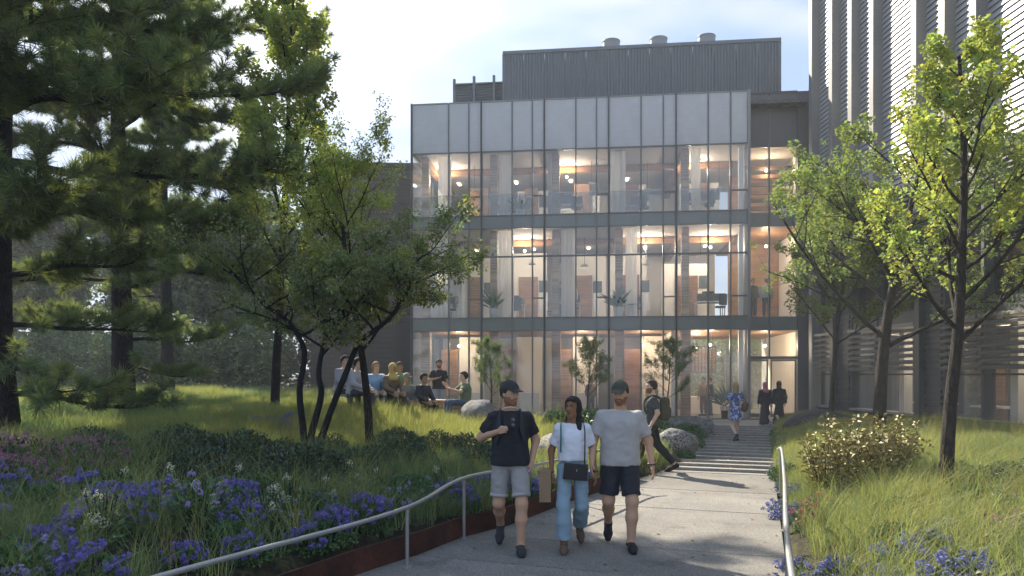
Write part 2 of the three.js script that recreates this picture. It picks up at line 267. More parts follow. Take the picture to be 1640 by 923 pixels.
// ---------------------------------------------------------------- glass building
const FA = Math.atan2(1.6, 14.51), FACADE = { x: -4.44, d: 31.9 };
function fromFacade(u, y, z) { return V(FACADE.x + u * Math.cos(FA) - z * Math.sin(FA), y, -FACADE.d + u * Math.sin(FA) + z * Math.cos(FA)); }   // u along the facade, z out of it
const main = thing('glass_building', 'three storey glass fronted building with pale upper panels and dark rooftop plant screen', 'building', [FACADE.x, 0, -FACADE.d], -FA);
const MAJ = [0, 3.12, 5.89, 8.67, 11.52, 14.55], FR = [[.53, .82], [.49, .81], [.49, .81], [.48, .81], [.44, .745]];
const F1 = 4.4, F2 = 8.88, TOP = 13.9, HEAD0 = 3.8, HEAD1 = 8.28, HEAD2 = 11.65, DEEP = -8.6;
function lampPanel(parent, x, y, z, w, d, mat, intensity, warm) {            // globe lamp on a short rod
  const l = mesh('globe_lamp', new THREE.SphereGeometry(0.07, 16, 12), mat, parent, [x, y - 0.55, z]); mesh('lamp_rod', bx(0.015, 0.5, 0.015), M.black, l, [0, 0.31, 0]);
  const a = new THREE.PointLight(warm ? lin(1, 0.82, 0.58) : lin(1, 0.89, 0.72), intensity * w * d / 7, 0, 2); a.name = 'lamp_light'; a.castShadow = true; a.shadow.radius = 3; a.position.set(x, y - 0.55, z); parent.add(a); return l;
}
{
  const B = main, m = (n, mt, ...a) => bar(n, mt, B, ...a);
  // slabs, core
  m('floor_slab', M.floor, 0.05, 17.0, -0.18, 0.02, DEEP, -0.14);
  m('floor_slab', M.floor, 0.05, 14.5, HEAD0 + 0.1, F1 - 0.02, DEEP, -0.12);
  m('floor_slab', M.floor, 0.05, 14.5, HEAD1 + 0.1, F2 - 0.02, DEEP, -0.12);
  m('roof_slab', M.ceiling, 0.05, 14.5, HEAD2 + 0.15, HEAD2 + 0.5, DEEP, -0.12);
  m('roof_deck', M.greyWall, 0.05, 17.0, TOP - 0.5, TOP - 0.35, DEEP, -0.2);
  m('ceiling', M.wood, 0.1, 14.5, HEAD0 + 0.02, HEAD0 + 0.09, DEEP, -0.14);
  m('ceiling', M.ceiling, 0.1, 14.5, HEAD1 + 0.02, HEAD1 + 0.09, DEEP, -0.14);
  m('ceiling', M.ceiling, 0.1, 14.5, HEAD2 + 0.07, HEAD2 + 0.14, DEEP, -0.14);
  for (let i = 0; i < 5; i++) for (const [y, mt] of [[HEAD1 - 0.3, M.wood], [HEAD2 - 0.26, M.wood]]) m('timber_beam', mt, MAJ[i] + 0.32, MAJ[i] + 0.58, y, y + 0.3, DEEP + 0.1, -0.5);
  for (const [y, mt] of [[HEAD1 - 0.28, M.wood], [HEAD2 - 0.22, M.wood]]) m('timber_beam', mt, 0.3, 14.4, y + 0.003, y + 0.25, -2.9, -2.65);
  // back walls
  for (const [a, b, h] of [[0.02, F1, HEAD1]]) { m('back_wall', M.plaster, 0.1, 14.5, F1, HEAD1, -8.4, -8.2); m('back_wall', M.plaster, 0.1, 14.5, F2, HEAD2, -8.4, -8.2); m('back_wall', M.plaster, 0.1, 11.4, 0.02, HEAD0, -6.4, -6.2); m('lobby_wall', M.plaster, 11.42, 11.6, 0.02, HEAD0, -6.2, -1.0); }
  // inner partitions with timber panels
  const inner = [[F2, HEAD2, [[1.95, 2.85], [4.5, 5.2], [7.1, 7.85], [9.55, 10.25], [12.9, 13.7]]], [F1, HEAD1, [[1.6, 2.4], [4.3, 5.25], [7.05, 7.95], [9.5, 10.3], [11.95, 12.95]]]];
  for (const [y0, y1, ws] of inner) ws.forEach(([a, b], i) => {
    const q = hash3(i, y0 * 10 | 0, 5), r = hash3(i, y0 * 10 | 0, 8), z = -3.2 - q * 2.6, ww = 0.2 + r * 0.9, hh = 2.1 + 0.5 * q;
    m('timber_panel', r > 0.5 ? M.brickRed : M.wood, a, b, y0, y0 + hh, z, z + 0.1);
    m('partition', r > 0.7 ? M.greyWall : M.plaster, a - ww, b + 1.1 - ww, y0, y1 - (q > 0.5 ? 0.3 : 1.1), z - 0.18, z - 0.012);
    if (q > 0.3) m('white_board', M.white, b + 0.06, b + 0.3 + r * 0.4, y0 + 0.7, y0 + 1.6, z - 0.01, z + 0.02);
    if (r < 0.6) m('dark_screen', M.darkMetal, b + 0.06, b + 0.5, y0 + 1.62, y0 + 2.2, z - 0.01, z + 0.03);
    for (let k = 0; k < 3; k++) m('shelf', M.woodPale, b + 0.1, b + 0.55, y0 + 0.5 + k * 0.4, y0 + 0.53 + k * 0.4, -7.9, -7.6);
    m('pendant_shade', M.white, a + 0.2 + r, a + 0.5 + r, y1 - 1.0 - q * 0.4, y1 - 0.93 - q * 0.4, -1.9 - q, -1.6 - q); m('pendant_cord', M.black, a + 0.34 + r, a + 0.36 + r, y1 - 0.93 - q * 0.4, y1 + 0.02, -1.76 - q, -1.74 - q);
  });
  [[0.7, 1.5], [3.3, 4.3], [6.2, 7.0], [9.3, 10.2]].forEach(([a, b], i) => { m('timber_panel', i % 2 ? M.brickRed : M.wood, a, b, 0.02, 3.1, -3.12, -3.0); m('partition', M.plaster, b + 0.05, b + 1.25, 0.02, HEAD0 - 0.1, -3.3, -3.14); m('white_counter', M.white, b + 0.3, b + 1.2, 0.02, 1.05, -2.9, -2.3); });
  // columns behind the glass
  MAJ.slice(0, 5).forEach((u, i) => {
    m('timber_column', i ? M.wood : M.woodPale, u + 0.28, u + 0.68, 0.02, HEAD0, -0.95, -0.55);
    m('column', M.woodPale, u + 0.3, u + 0.62, F1, HEAD1, -0.95, -0.6); m('column', M.woodPale, u + 0.3, u + 0.62, F2, HEAD2, -0.95, -0.6);
  });
  m('column', M.white, 14.2, 14.38, 0.02, HEAD0, -0.6, -0.4); m('column', M.white, 14.2, 14.38, F1, HEAD1, -0.6, -0.4); m('column', M.white, 14.2, 14.38, F2, HEAD2, -0.6, -0.4);
  // sheer blinds drawn part way behind some panes
  const blind = (a, b, y0, y1) => { const g = new GB(), n = 40; for (let i = 0; i < n; i++) { const x = (k) => lerp(a, b, k / n), z = (k) => 0.035 * Math.sin(k * 1.9 + a); const p = [V(x(i), y0, z(i)), V(x(i + 1), y0, z(i + 1)), V(x(i + 1), y1, z(i + 1)), V(x(i), y1, z(i))]; const nn = V(-(z(i + 1) - z(i)), 0, x(1) - x(0)).normalize(); g.quad(...p, nn); } mesh('sheer_blind', g.build(), M.curtain, B, [0, 0, -0.42]); };
  blind(3.85, 4.4, F2 + 0.05, HEAD2); blind(3.8, 4.5, F1 + 0.05, HEAD1); blind(6.6, 7.2, F1 + 0.05, HEAD1); blind(8.75, 9.4, F2 + 0.05, HEAD2); blind(6.0, 6.2, F2 + 0.05, HEAD2); blind(9.4, 9.9, F1 + 0.05, HEAD1); blind(1.1, 1.7, F2 + 0.05, HEAD2); blind(12.2, 12.6, F2 + 0.05, HEAD2); blind(0.75, 1.6, F1 + 0.05, HEAD1);
  // lamps
  for (let i = 0; i < 5; i++) {
    const c = (MAJ[i] + MAJ[i + 1]) / 2;
    if (i % 2 === 0) lampPanel(B, c - 0.5, HEAD2 + 0.03, -2.4, 0.4, 1.6, M.lampWhite, 55, false);
    if (i % 2 === 1 || i === 4) lampPanel(B, c + 0.3, HEAD1 - 0.02, -2.4, 0.4, 1.6, M.lampWhite, 60, false);
    if (i !== 1) lampPanel(B, c + 0.2, HEAD0 - 0.02, -1.9, 0.3, 1.2, M.lamp, 55, true);
    for (const z of [-3.5, -5.2]) { mesh('downlight', bx(0.14, 0.03, 0.45), M.lampWhite, B, [c + 0.5, HEAD1 - 0.02, z]); mesh('downlight', bx(0.14, 0.03, 0.45), M.lampWhite, B, [c - 0.4, HEAD2 + 0.03, z]); }
  }
  lampPanel(B, 13, HEAD0 - 0.02, -4.6, 0.4, 2, M.lamp, 50, true);
  // facade: panes, spandrels, parapet panels, mullions
  for (let i = 0; i < 5; i++) {
    const a = MAJ[i], w = MAJ[i + 1] - a, cut = [a, a + w * FR[i][0], a + w * FR[i][1], i === 4 ? 14.48 : a + w];
    for (let k = 0; k < 3; k++) {
      const x0 = cut[k] + 0.012, x1 = cut[k + 1] - 0.012, pane = (y0, y1) => m('glass_pane', M.glass, x0, x1, y0, y1, -0.02, -0.008);
      pane(0.06, HEAD0);
      if (k === 2) { pane(F1, F1 + 0.8); pane(F1 + 0.86, 7.02); m('vent_frame', M.mullion, x0, x1, F1 + 0.8, F1 + 0.86, -0.06, 0.02); pane(F2, F2 + 0.8); pane(F2 + 0.86, HEAD2); m('vent_frame', M.mullion, x0, x1, F2 + 0.8, F2 + 0.86, -0.06, 0.02); }
      else { pane(F1, 7.02); pane(F2, HEAD2); m('glass_guard', M.glassDark, x0 + 0.03, x1 - 0.03, F2 + 0.02, F2 + 0.95, -0.2, -0.185); m('guard_rail', M.rail, x0, x1, F2 + 0.95, F2 + 0.975, -0.21, -0.175); }
      pane(7.09, HEAD1);
      m('transom', M.mullion, x0, x1, 7.02, 7.09, -0.06, 0.02);
      for (const [y0, y1] of [[HEAD0, F1], [HEAD1, F2]]) { m('spandrel_panel', M.spandrel, x0, x1, y0 + 0.045, y1 - 0.045, -0.09, -0.005); m('transom', M.mullion, x0, x1, y0, y0 + 0.042, -0.06, 0.03); m('transom', M.mullion, x0, x1, y1 - 0.042, y1, -0.06, 0.03); }
      m('parapet_panel', M.parapet, x0 + 0.01, x1 - 0.01, HEAD2 + 0.06, TOP - 0.06, -0.03, 0.012 + 0.003 * k);
      m('transom', M.mullion, x0, x1, HEAD2, HEAD2 + 0.05, -0.06, 0.03); m('coping', M.fin, x0, x1, TOP - 0.055, TOP, -0.3, 0.035);
      if (k) m('mullion', M.mullion, cut[k] - 0.03, cut[k] + 0.03, 0, TOP - 0.06, -0.12, 0.055);
    }
    m('mullion', M.mullion, a - 0.05, a - 0.014, 0, TOP, -0.14, 0.09); m('joint_fin', M.joint, a - 0.014, a + 0.01, 0, TOP + 0.01, -0.1, 0.1); if (i) m('mullion', M.mullion, a + 0.01, a + 0.05, 0, HEAD2, -0.14, 0.06);
  }
  m('end_fin', M.fin, 14.46, 14.58, 0, TOP + 0.02, -0.9, 0.11);
  m('parapet_back', M.greyWall, 0.05, 14.44, HEAD2 + 0.1, TOP - 0.1, -0.32, -0.13);
  m('base_sill', M.mullion, 0, 14.44, -0.1, 0.05, -0.13, 0.07);
  // left return of the facade
  for (let k = 0; k < 4; k++) { const z0 = -0.15 - k * 2.1, z1 = z0 - 2.06; for (const [y0, y1] of [[0.06, HEAD0], [F1, HEAD1], [F2, HEAD2]]) m('glass_pane', M.glass, -0.02, -0.008, y0, y1, z1, z0); for (const [y0, y1] of [[HEAD0, F1], [HEAD1, F2]]) m('spandrel_panel', M.spandrel, -0.02, 0.04, y0, y1, z1, z0); m('parapet_panel', M.parapet, -0.03, 0.04, HEAD2, TOP, z1, z0); m('mullion', M.mullion, -0.05, 0.03, 0, TOP, z1 - 0.04, z1); }
  m('back_facade', M.greyWall, 0.0, 14.5, F1 - 0.5, TOP - 0.4, -8.75, -8.62); m('back_facade', M.greyWall, 0.0, 11.4, -0.1, F1 - 0.5, -8.75, -8.62);
  // ---- recessed entrance bay
  const Z = -0.8; const E = [14.62, 15.55, 16.72];
  m('parapet_panel', M.darkPanel, E[0], E[1] - 0.02, HEAD2 + 0.06, TOP + 0.12, Z - 0.05, Z + 0.01); m('parapet_panel', M.darkPanel, E[1] + 0.02, E[2], HEAD2 + 0.06, TOP + 0.12, Z - 0.05, Z + 0.013);
  m('corner_panel', M.darkPanel, E[2] + 0.01, 17.25, 0, TOP + 0.16, Z - 0.3, Z + 0.06); m('coping', M.darkMetal, E[0], E[2], TOP + 0.12, TOP + 0.2, Z - 0.3, Z + 0.05);
  for (let k = 0; k < 2; k++) {
    const x0 = E[k] + 0.03, x1 = E[k + 1] - 0.03;
    for (const [y0, y1] of [[F2, HEAD2], [F1, HEAD1], [2.68, HEAD0]]) m('glass_pane', M.glass, x0, x1, y0, y1, Z - 0.02, Z - 0.008);
    for (const [y0, y1] of [[HEAD0, F1], [HEAD1, F2]]) m('spandrel_panel', M.spandrel, x0, x1, y0, y1, Z - 0.07, Z);
    m('mullion', M.mullion, E[k] - 0.03, E[k] + 0.03, 2.6, TOP, Z - 0.1, Z + 0.05);
    const door = mesh('entrance_door', bx(0.06, 2.5, 0.06), M.fin, B, [x0 + 0.05, 1.3, Z]), w = x1 - x0;
    mesh('door_stile', bx(0.06, 2.5, 0.06), M.fin, door, [w - 0.1, 0, 0]); mesh('door_rail', bx(w - 0.16, 0.08, 0.05), M.fin, door, [w / 2 - 0.05, 1.21, 0]); mesh('door_rail', bx(w - 0.16, 0.16, 0.05), M.fin, door, [w / 2 - 0.05, -1.17, 0]);
    mesh('door_pane', bx(w - 0.16, 2.26, 0.012), M.glass, door, [w / 2 - 0.05, 0.04, 0]); mesh('door_handle', new THREE.CylinderGeometry(0.015, 0.015, 0.9, 10), M.rail, door, [k ? 0.07 : w - 0.17, 0, 0.06]);
  }
  m('transom', M.mullion, E[0], E[2], 2.56, 2.68, Z - 0.1, Z + 0.05);
  m('entrance_frame', M.fin, 14.6, 14.72, 0, 2.56, Z - 0.1, Z + 0.05); m('entrance_ceiling', M.wood, 14.62, 17.0, HEAD0, HEAD0 + 0.08, DEEP, Z - 0.1);
  m('floor_slab', M.floor, 14.52, 17.0, HEAD0 + 0.1, F1 - 0.02, DEEP, Z - 0.1); m('floor_slab', M.floor, 14.52, 17.0, HEAD1 + 0.1, F2 - 0.02, DEEP, Z - 0.1); m('ceiling', M.wood, 14.62, 17.0, HEAD1 + 0.02, HEAD1 + 0.09, DEEP, Z - 0.1); m('roof_slab', M.ceiling, 14.52, 17.0, HEAD2 + 0.1, HEAD2 + 0.5, DEEP, Z - 0.1);
  m('back_wall', M.wood, 14.62, 17.0, F1, HEAD1, -5.2, -5.0); m('back_wall', M.wood, 14.62, 17.0, F2, HEAD2, -5.2, -5.0); m('side_wall', M.plaster, 17.02, 17.2, 0, TOP - 0.5, DEEP, Z - 0.32);
  for (let k = 0; k < 6; k++) m('timber_rail', k % 2 ? M.woodDark : M.brickRed, 14.7, 16.95, F2 + 0.5 + k * 0.36, F2 + 0.68 + k * 0.36, -2.6, -2.5);
  lampPanel(B, 15.8, HEAD2 + 0.05, -2.4, 0.4, 1.4, M.lamp, 34, true); lampPanel(B, 15.8, HEAD1 - 0.02, -2.4, 0.4, 1.4, M.lamp, 34, true); lampPanel(B, 15.8, HEAD0 - 0.04, -2.6, 0.4, 1.4, M.lamp, 36, true);
  // lobby: glazed rear front and a hanging timber screen
  for (let k = 0; k < 6; k++) { const x0 = 11.5 + k * 0.92; m('glass_pane', M.glass, x0 + 0.03, x0 + 0.89, 0.05, HEAD0 - 0.02, -8.62, -8.61); m('mullion', M.mullion, x0 - 0.03, x0 + 0.03, 0, HEAD0, -8.68, -8.56); }
  m('transom', M.mullion, 11.5, 17, 2.6, 2.66, -8.66, -8.58);
  const screen = mesh('hanging_screen', bx(1.9, 0.06, 0.06), M.woodDark, B, [12.75, 3.2, -3.2]);
  for (let k = 0; k <= 12; k++) mesh('screen_slat', bx(0.05, 1.2, 0.04), M.woodDark, screen, [-0.93 + k * 0.155, -0.63, 0]);
  for (let k = 0; k < 9; k++) mesh('screen_slat', bx(1.94, 0.05, 0.03), M.brickRed, screen, [0, -0.14 - k * 0.13, 0.036]);
  for (const x of [-0.8, 0.8]) mesh('hanger', bx(0.015, 0.6, 0.015), M.black, screen, [x, 0.33, 0]);
  m('reception_desk', M.white, 12.4, 14.0, 0.02, 0.85, -4.4, -3.8);
  // ---- rooftop plant screen: folded metal panels
  const px0 = 3.75, px1 = 16.5, pz = -2.7, ph0 = TOP - 0.4, ph1 = 17.2, np = 13, pw = (px1 - px0) / np;
  const fold = (w, h, n) => { const s = new THREE.Shape(); s.moveTo(0, 0); const q = w / n; for (let i = 0; i < n; i++) { s.lineTo(i * q + q * 0.08, 0.0); s.lineTo(i * q + q * 0.2, 0.055); s.lineTo(i * q + q * 0.52, 0.055); s.lineTo(i * q + q * 0.64, 0); } s.lineTo(w, 0); s.lineTo(w, -0.03); s.lineTo(0, -0.03); const g = new THREE.ExtrudeGeometry(s, { depth: h, bevelEnabled: false }); g.rotateX(-Math.PI / 2); g.scale(1, 1, -1); g.index || 0; const ix = g.attributes.position; const a = ix.array; for (let t = 0; t < a.length; t += 9) for (let c = 0; c < 3; c++) { const tmp = a[t + 3 + c]; a[t + 3 + c] = a[t + 6 + c]; a[t + 6 + c] = tmp; } g.computeVertexNormals(); return g; };
  const fg = fold(pw - 0.012, ph1 - ph0, 7);
  for (let k = 0; k < np; k++) mesh('plant_screen_panel', fg, M.rib, B, [px0 + k * pw, ph0, pz]);
  m('plant_screen_cap', M.rib, px0 - 0.02, px1 + 0.02, ph1 - 0.09, ph1 + 0.06, pz - 0.1, pz + 0.075); m('plant_screen_side', M.rib, px1, px1 + 0.05, ph0, ph1 - 0.01, -8.4, pz - 0.04); m('plant_screen_side', M.rib, px0 - 0.05, px0, ph0, ph1 - 0.01, -8.4, pz - 0.04); m('plant_room', M.greyWall, px0 + 0.1, px1 - 0.1, ph0, ph1 - 0.3, -8.3, pz - 0.2);
  // louvred plant enclosure
  for (let k = 0; k < 24; k++) { const y = ph0 + 0.05 + k * 0.125; if (y < 16.33) mesh('louvre_blade', bx(2.7, 0.02, 0.15), M.rib, B, [2.42, y, -4.2], [1.0, 0, 0]); }
  m('louvre_backing', M.rib, 1.15, 3.72, ph0, 16.4, -4.5, -4.4); for (let k = 0; k < 3; k++) m('louvre_post', M.rib, 1.05 + k * 1.0, 1.17 + k * 1.0, ph0, 16.75 + (k === 0 ? -0.1 : 0), -4.24, -4.06); m('louvre_cap', M.rib, 1.17, 3.72, 16.36, 16.42, -4.3, -4.07);
  for (let k = 0; k < 3; k++) { const c = mesh('exhaust_stack', new THREE.CylinderGeometry(0.42, 0.42, 1.1, 32), M.fin, B, [8.9 + k * 2.3, ph1 + 0.6, -4.6]); mesh('stack_rim', new THREE.TorusGeometry(0.42, 0.025, 8, 32), M.fin, c, [0, 0.54, 0], [Math.PI / 2, 0, 0]); mesh('stack_cap', new THREE.CylinderGeometry(0.36, 0.4, 0.05, 32), M.rib, c, [0, 0.5, 0]); }
}
// ---------------------------------------------------------------- right hand metal clad building
const side = thing('metal_clad_building', 'tall grey building with horizontal metal slats, vertical fins and louvred windows', 'building', [12.5, 0, -30.3], -Math.PI / 2 + 0.026);
{
  const B = side, m = (n, mt, ...a) => bar(n, mt, B, ...a), END = 30, TOPH = 17.7;                     // local x: metres towards the camera, z: out from the wall
  m('backing_wall', M.darkMetal, 0.2, END, 7.9, TOPH, -0.6, -0.16); m('roof', M.greyWall, 0.2, END, TOPH, TOPH + 0.1, -9, -0.1);
  const corner = mesh('rounded_corner', new THREE.CylinderGeometry(0.42, 0.42, TOPH - 0.05, 28), M.fin, B, [0.28, TOPH / 2, -0.42]);
  // slats: a leaning blade with a rolled lip
  const prof = new THREE.Shape([[0, 0.15], [0, 0.166], [0.012, 0.166], [0.05, 0.02], [0.05, 0.004], [0.04, 0]].map(([x, y]) => new THREE.Vector2(x, y)));
  const slatGeo = (len) => { const g = new THREE.ExtrudeGeometry(prof, { depth: len, bevelEnabled: false }); g.rotateY(Math.PI / 2); g.translate(-len / 2, 0, 0); const p = g.attributes.position; g.scale(1, 1, -1); const a = p.array; for (let t = 0; t < a.length; t += 9) for (let c = 0; c < 3; c++) { const q = a[t + 3 + c]; a[t + 3 + c] = a[t + 6 + c]; a[t + 6 + c] = q; } g.computeVertexNormals(); return g; };
  const fins = [0.75, 2.5, 4.0, 5.5, 8.0, 9.4, 10.75, 13.3, 14.6, 16.1, 18.6, 20.0, 21.4, 24, 27, 29.9];
  for (let i = 0; i + 1 < fins.length; i++) {
    const a = fins[i] + 0.14, b = fins[i + 1] - 0.14, c = (a + b) / 2, g = slatGeo(b - a), far = [];
    const bay = mesh('cladding_bay', bx(b - a, TOPH - 8.0, 0.03), M.darkMetal, B, [c, (TOPH + 8.0) / 2, -0.13]), y0 = -(TOPH - 8.0) / 2;
    const seen = i < 8 ? Math.min(TOPH, 3.4 + 600 * (30.3 - a) / 1150) : 0;
    for (let k = 0; k < 54; k++) { const y = y0 + 0.02 + k * 0.179; if (y + 0.15 > -y0) break; if (y + (TOPH + 8) / 2 < seen) mesh('slat', g, M.slat, bay, [0, y, 0.01]); else { const q = g.clone(); q.translate(0, y, 0.01); far.push(q); } }
    if (far.length) mesh('upper_slats', mergeGeometries(far), M.slat, bay).userData.kind = 'stuff';
  }
  for (const f of fins) { m('fin', M.fin, f - 0.14, f + 0.14, f < 1 ? 0 : 6.9, TOPH + 0.15, -0.15, 0.24); }
  // louvre band under the cladding, then the first floor windows
  for (let k = 0; k < 9; k++) m('sunshade_blade', M.fin, 1, END, 6.75 + k * 0.145, 6.79 + k * 0.145, -0.12, 0.1);
  m('louvre_backing', M.darkMetal, 1, END, 6.65, 7.95, -0.5, -0.2); m('soffit', M.darkMetal, 0.7, END, 7.95, 8.0, -0.2, 0.12);
  const bays = [[0.75, 2.3], [3.6, 7.9], [9.1, 13.3], [14.6, 18.9], [20.2, 24.4], [25.6, 29.8]];
  bays.forEach(([a, b], i) => {
    const n = i ? 2 : 1;
    for (let k = 0; k < n; k++) {
      const x0 = lerp(a, b, n === 1 ? 0 : k * 0.4), x1 = n === 1 ? b : k ? b : lerp(a, b, 0.4);
      m('window_pane', M.glass, x0 + 0.06, x1 - 0.06, 0.66, 1.88, -0.3, -0.285); m('window_pane', M.glass, x0 + 0.06, x1 - 0.06, 1.93, 3.5, -0.3, -0.285);
      m('window_pane', M.glassDark, x0 + 0.06, x1 - 0.06, 3.95, 6.65, -0.3, -0.285);
      m('window_transom', M.darkMetal, x0 + 0.06, x1 - 0.06, 1.88, 1.93, -0.33, -0.24); m('window_sill', M.fin, x0, x1, 0.58, 0.66, -0.35, 0.06);
      m('window_mullion', M.darkMetal, x0 - 0.06, x0 + 0.06, 0.66, 6.65, -0.36, -0.02); m('window_mullion', M.darkMetal, x1 - 0.06, x1 + 0.055, 0.66, 6.65, -0.36, -0.024);
      for (let q = 0; q < 7; q++) mesh('louvre_blade', bx(x1 - x0 - 0.12, 0.07, 0.2), M.fin, B, [(x0 + x1) / 2, 2.1 + q * 0.2, 0.05], [0.35, 0, 0]);
      m('louvre_head', M.fin, x0 + 0.06, x1 - 0.06, 3.44, 3.54, -0.02, 0.16);
    }
    m('spandrel_panel', M.darkMetal, a, b, 3.56, 3.95, -0.36, -0.06); m('plinth', M.concreteDark, a, b, -0.3, 0.57, -0.4, -0.05);
    // ribbed solid panel between windows
    const p1 = i + 1 < bays.length ? bays[i + 1][0] : 30; const y = [];
    m('column', M.darkMetal, b + 0.06, b + 0.32, -0.3, 6.9, -0.3, 0.2);
    m('solid_panel', M.darkMetal, b + 0.32, p1 - 0.06, -0.3, 6.65, -0.4, -0.02); for (let k = 0; k < 34; k++) m('panel_rib', M.darkMetal, b + 0.33, p1 - 0.07, 0.2 + k * 0.19, 0.32 + k * 0.19, -0.02, 0.025);
    lampPanel(B, (a + b) / 2, 3.46, -2.2, Math.min(1.6, b - a - 0.2), 0.35, M.lampWhite, 26, false);
    for (const q of [-0.3, 0.3]) mesh('downlight', bx(0.45, 0.03, 0.12), M.lampWhite, B, [(a + b) / 2 + q * (b - a), 3.46, -3.4]);
    m('timber_panel', M.brickRed, a + 0.5 * (b - a) + 0.3, a + 0.5 * (b - a) + 1.1, 0.2, 2.2, -3.6, -3.5); m('interior_column', M.plaster, lerp(a, b, 0.3), lerp(a, b, 0.3) + 0.3, 0.2, 3.5, -1.4, -1.1);
  });
  m('interior_floor', M.floor, 0.3, END, -0.3, 0.2, -6.4, -0.4); m('interior_ceiling', M.ceiling, 0.3, END, 3.5, 3.9, -6.4, -0.37); m('interior_wall', M.greyWall, 0.3, END, 0.2, 3.5, -6.6, -6.4); m('upper_floor', M.ceiling, 0.3, END, 6.66, 6.8, -6.4, -0.37); m('upper_wall', M.greyWall, 0.3, END, 3.9, 6.66, -4.2, -4.0); m('rear_wall', M.greyWall, 0.3, END, -0.3, TOPH, -9.1, -9);
  m('end_wall', M.darkMetal, 0.3, 0.5, -0.3, TOPH, -9, -0.45); m('near_end_wall', M.darkMetal, END - 0.2, END, -0.3, TOPH, -9, -0.3);
  for (let k = 0; k < 6; k++) m('desk', M.desk, 4 + k * 3.2, 5.4 + k * 3.2, 0.85, 0.9, -2.9, -2.1), m('desk_leg', M.black, 4.1 + k * 3.2, 4.16 + k * 3.2, 0.2, 0.85, -2.5, -2.44), m('desk_leg', M.black, 5.24 + k * 3.2, 5.3 + k * 3.2, 0.2, 0.85, -2.5, -2.44);
  // far wing bending away behind the entrance, with stepped fins
  for (let k = 0; k < 12; k++) { const t = k / 12, c = mesh('wing_panel', bx(0.1, TOPH - 0.4, 0.9), M.fin, B, [-0.3 - k * 0.82, (TOPH - 0.4) / 2, -0.5 - k * 0.34], [0, 1.2, 0]); mesh('wing_fin', bx(0.12, TOPH - 0.2, 0.42), M.fin, c, [0.1, 0, 0.3], [0, 0.9, 0]); }
}
// ---------------------------------------------------------------- dark timber clad wing behind the slope
{
  const B = thing('dark_clad_wing', 'dark grey boarded building wing behind the seated people', 'building', [-11.5, 0, -41], 0.06);
  for (let k = 0; k < 48; k++) mesh('siding_board', bx(8.6, 0.27, 0.05), M.siding, B, [4.3, 0.45 + k * 0.285, 0], [-0.05, 0, 0]);
  bar('wall', M.siding, B, 0, 8.6, -0.2, 13.8, -6, -0.06); bar('roof_edge', M.siding, B, -0.1, 8.7, 13.85, 14.05, -6.1, 0.12);
}
// ---------------------------------------------------------------- trees
const up3 = V(0, 1, 0), tmpQ = new THREE.Quaternion();
const rdir = (R) => { const z = R() * 2 - 1, a = R() * 6.283, s = Math.sqrt(1 - z * z); return V(s * Math.cos(a), z, s * Math.sin(a)); };
function perp(d, R) { const v = rdir(R); v.addScaledVector(d, -v.dot(d)); return v.normalize(); }
// one leaf: folded diamond from p along a, surface facing n
function addLeaf(gb, p, a, n, len, wid, fold = 0.25) {
  const s = V(0, 0, 0).crossVectors(a, n).normalize(), m = p.clone().addScaledVector(a, len * 0.45), t = p.clone().addScaledVector(a, len).addScaledVector(n, -len * 0.12);
  const l = m.clone().addScaledVector(s, wid / 2).addScaledVector(n, fold * wid), r = m.clone().addScaledVector(s, -wid / 2).addScaledVector(n, fold * wid);
  const n1 = n.clone().addScaledVector(s, -fold).normalize(), n2 = n.clone().addScaledVector(s, fold).normalize();
  gb.tri(p, t, l, n1); gb.tri(p, r, t, n2);
}
function leafCluster(seed, count, radius, len, wid, droop = 0.2) {
  const R = rng(seed), gb = new GB();
  for (let i = 0; i < count; i++) { const d = rdir(R), p = d.clone().multiplyScalar(radius * Math.pow(R(), 0.6)); const a = d.clone().add(V(0, -droop, 0)).addScaledVector(rdir(R), 0.5).normalize(), n = rdir(R).addScaledVector(up3, 1.1); n.addScaledVector(a, -n.dot(a)).normalize(); const k = 0.7 + R() * 0.6; addLeaf(gb, p, a, n, len * k, wid * k); }
  return gb.build();
}
const C = {
  maple: leafCluster(1, 13, 0.13, 0.105, 0.1), small: leafCluster(2, 16, 0.14, 0.07, 0.05), tiny: leafCluster(3, 22, 0.16, 0.05, 0.032), far: leafCluster(4, 16, 0.42, 0.26, 0.2), mid: leafCluster(6, 16, 0.22, 0.12, 0.09),
};
function needleTuft(seed, n, len, wid) {                                     // long needles fanning forward round a short twig along +y
  const R = rng(seed), gb = new GB();
  for (let i = 0; i < n; i++) {
    const y = R() * 0.16 - 0.12, a = R() * 6.283, f = 0.25 + R() * 1.15, d = V(Math.cos(a) * Math.sin(f), Math.cos(f), Math.sin(a) * Math.sin(f)), s = perp(d, R).multiplyScalar(wid / 2), p = V(0, y, 0), l = len * (0.7 + R() * 0.5), t = p.clone().addScaledVector(d, l).add(V(0, -0.02, 0)), q = p.clone().addScaledVector(d, l * 0.55);
    const nn = V(0, 0, 0).crossVectors(d, s).normalize(); gb.tri(p.clone().add(s), p.clone().sub(s), q.clone().add(s), nn); gb.tri(q.clone().add(s), p.clone().sub(s), q.clone().sub(s), nn); gb.tri(q.clone().add(s), q.clone().sub(s), t, nn);
  }
  return gb.build();
}
C.tuft = needleTuft(5, 62, 0.26, 0.0085);
function xform(p, R, s, dir) {
  const q = dir ? new THREE.Quaternion().setFromUnitVectors(up3, dir).multiply(new THREE.Quaternion().setFromAxisAngle(up3, R() * 6.283)) : new THREE.Quaternion().setFromEuler(new THREE.Euler(R() * 0.8 - 0.4, R() * 6.283, R() * 0.8 - 0.4));
  return new THREE.Matrix4().compose(p, q, V(s, s, s));
}
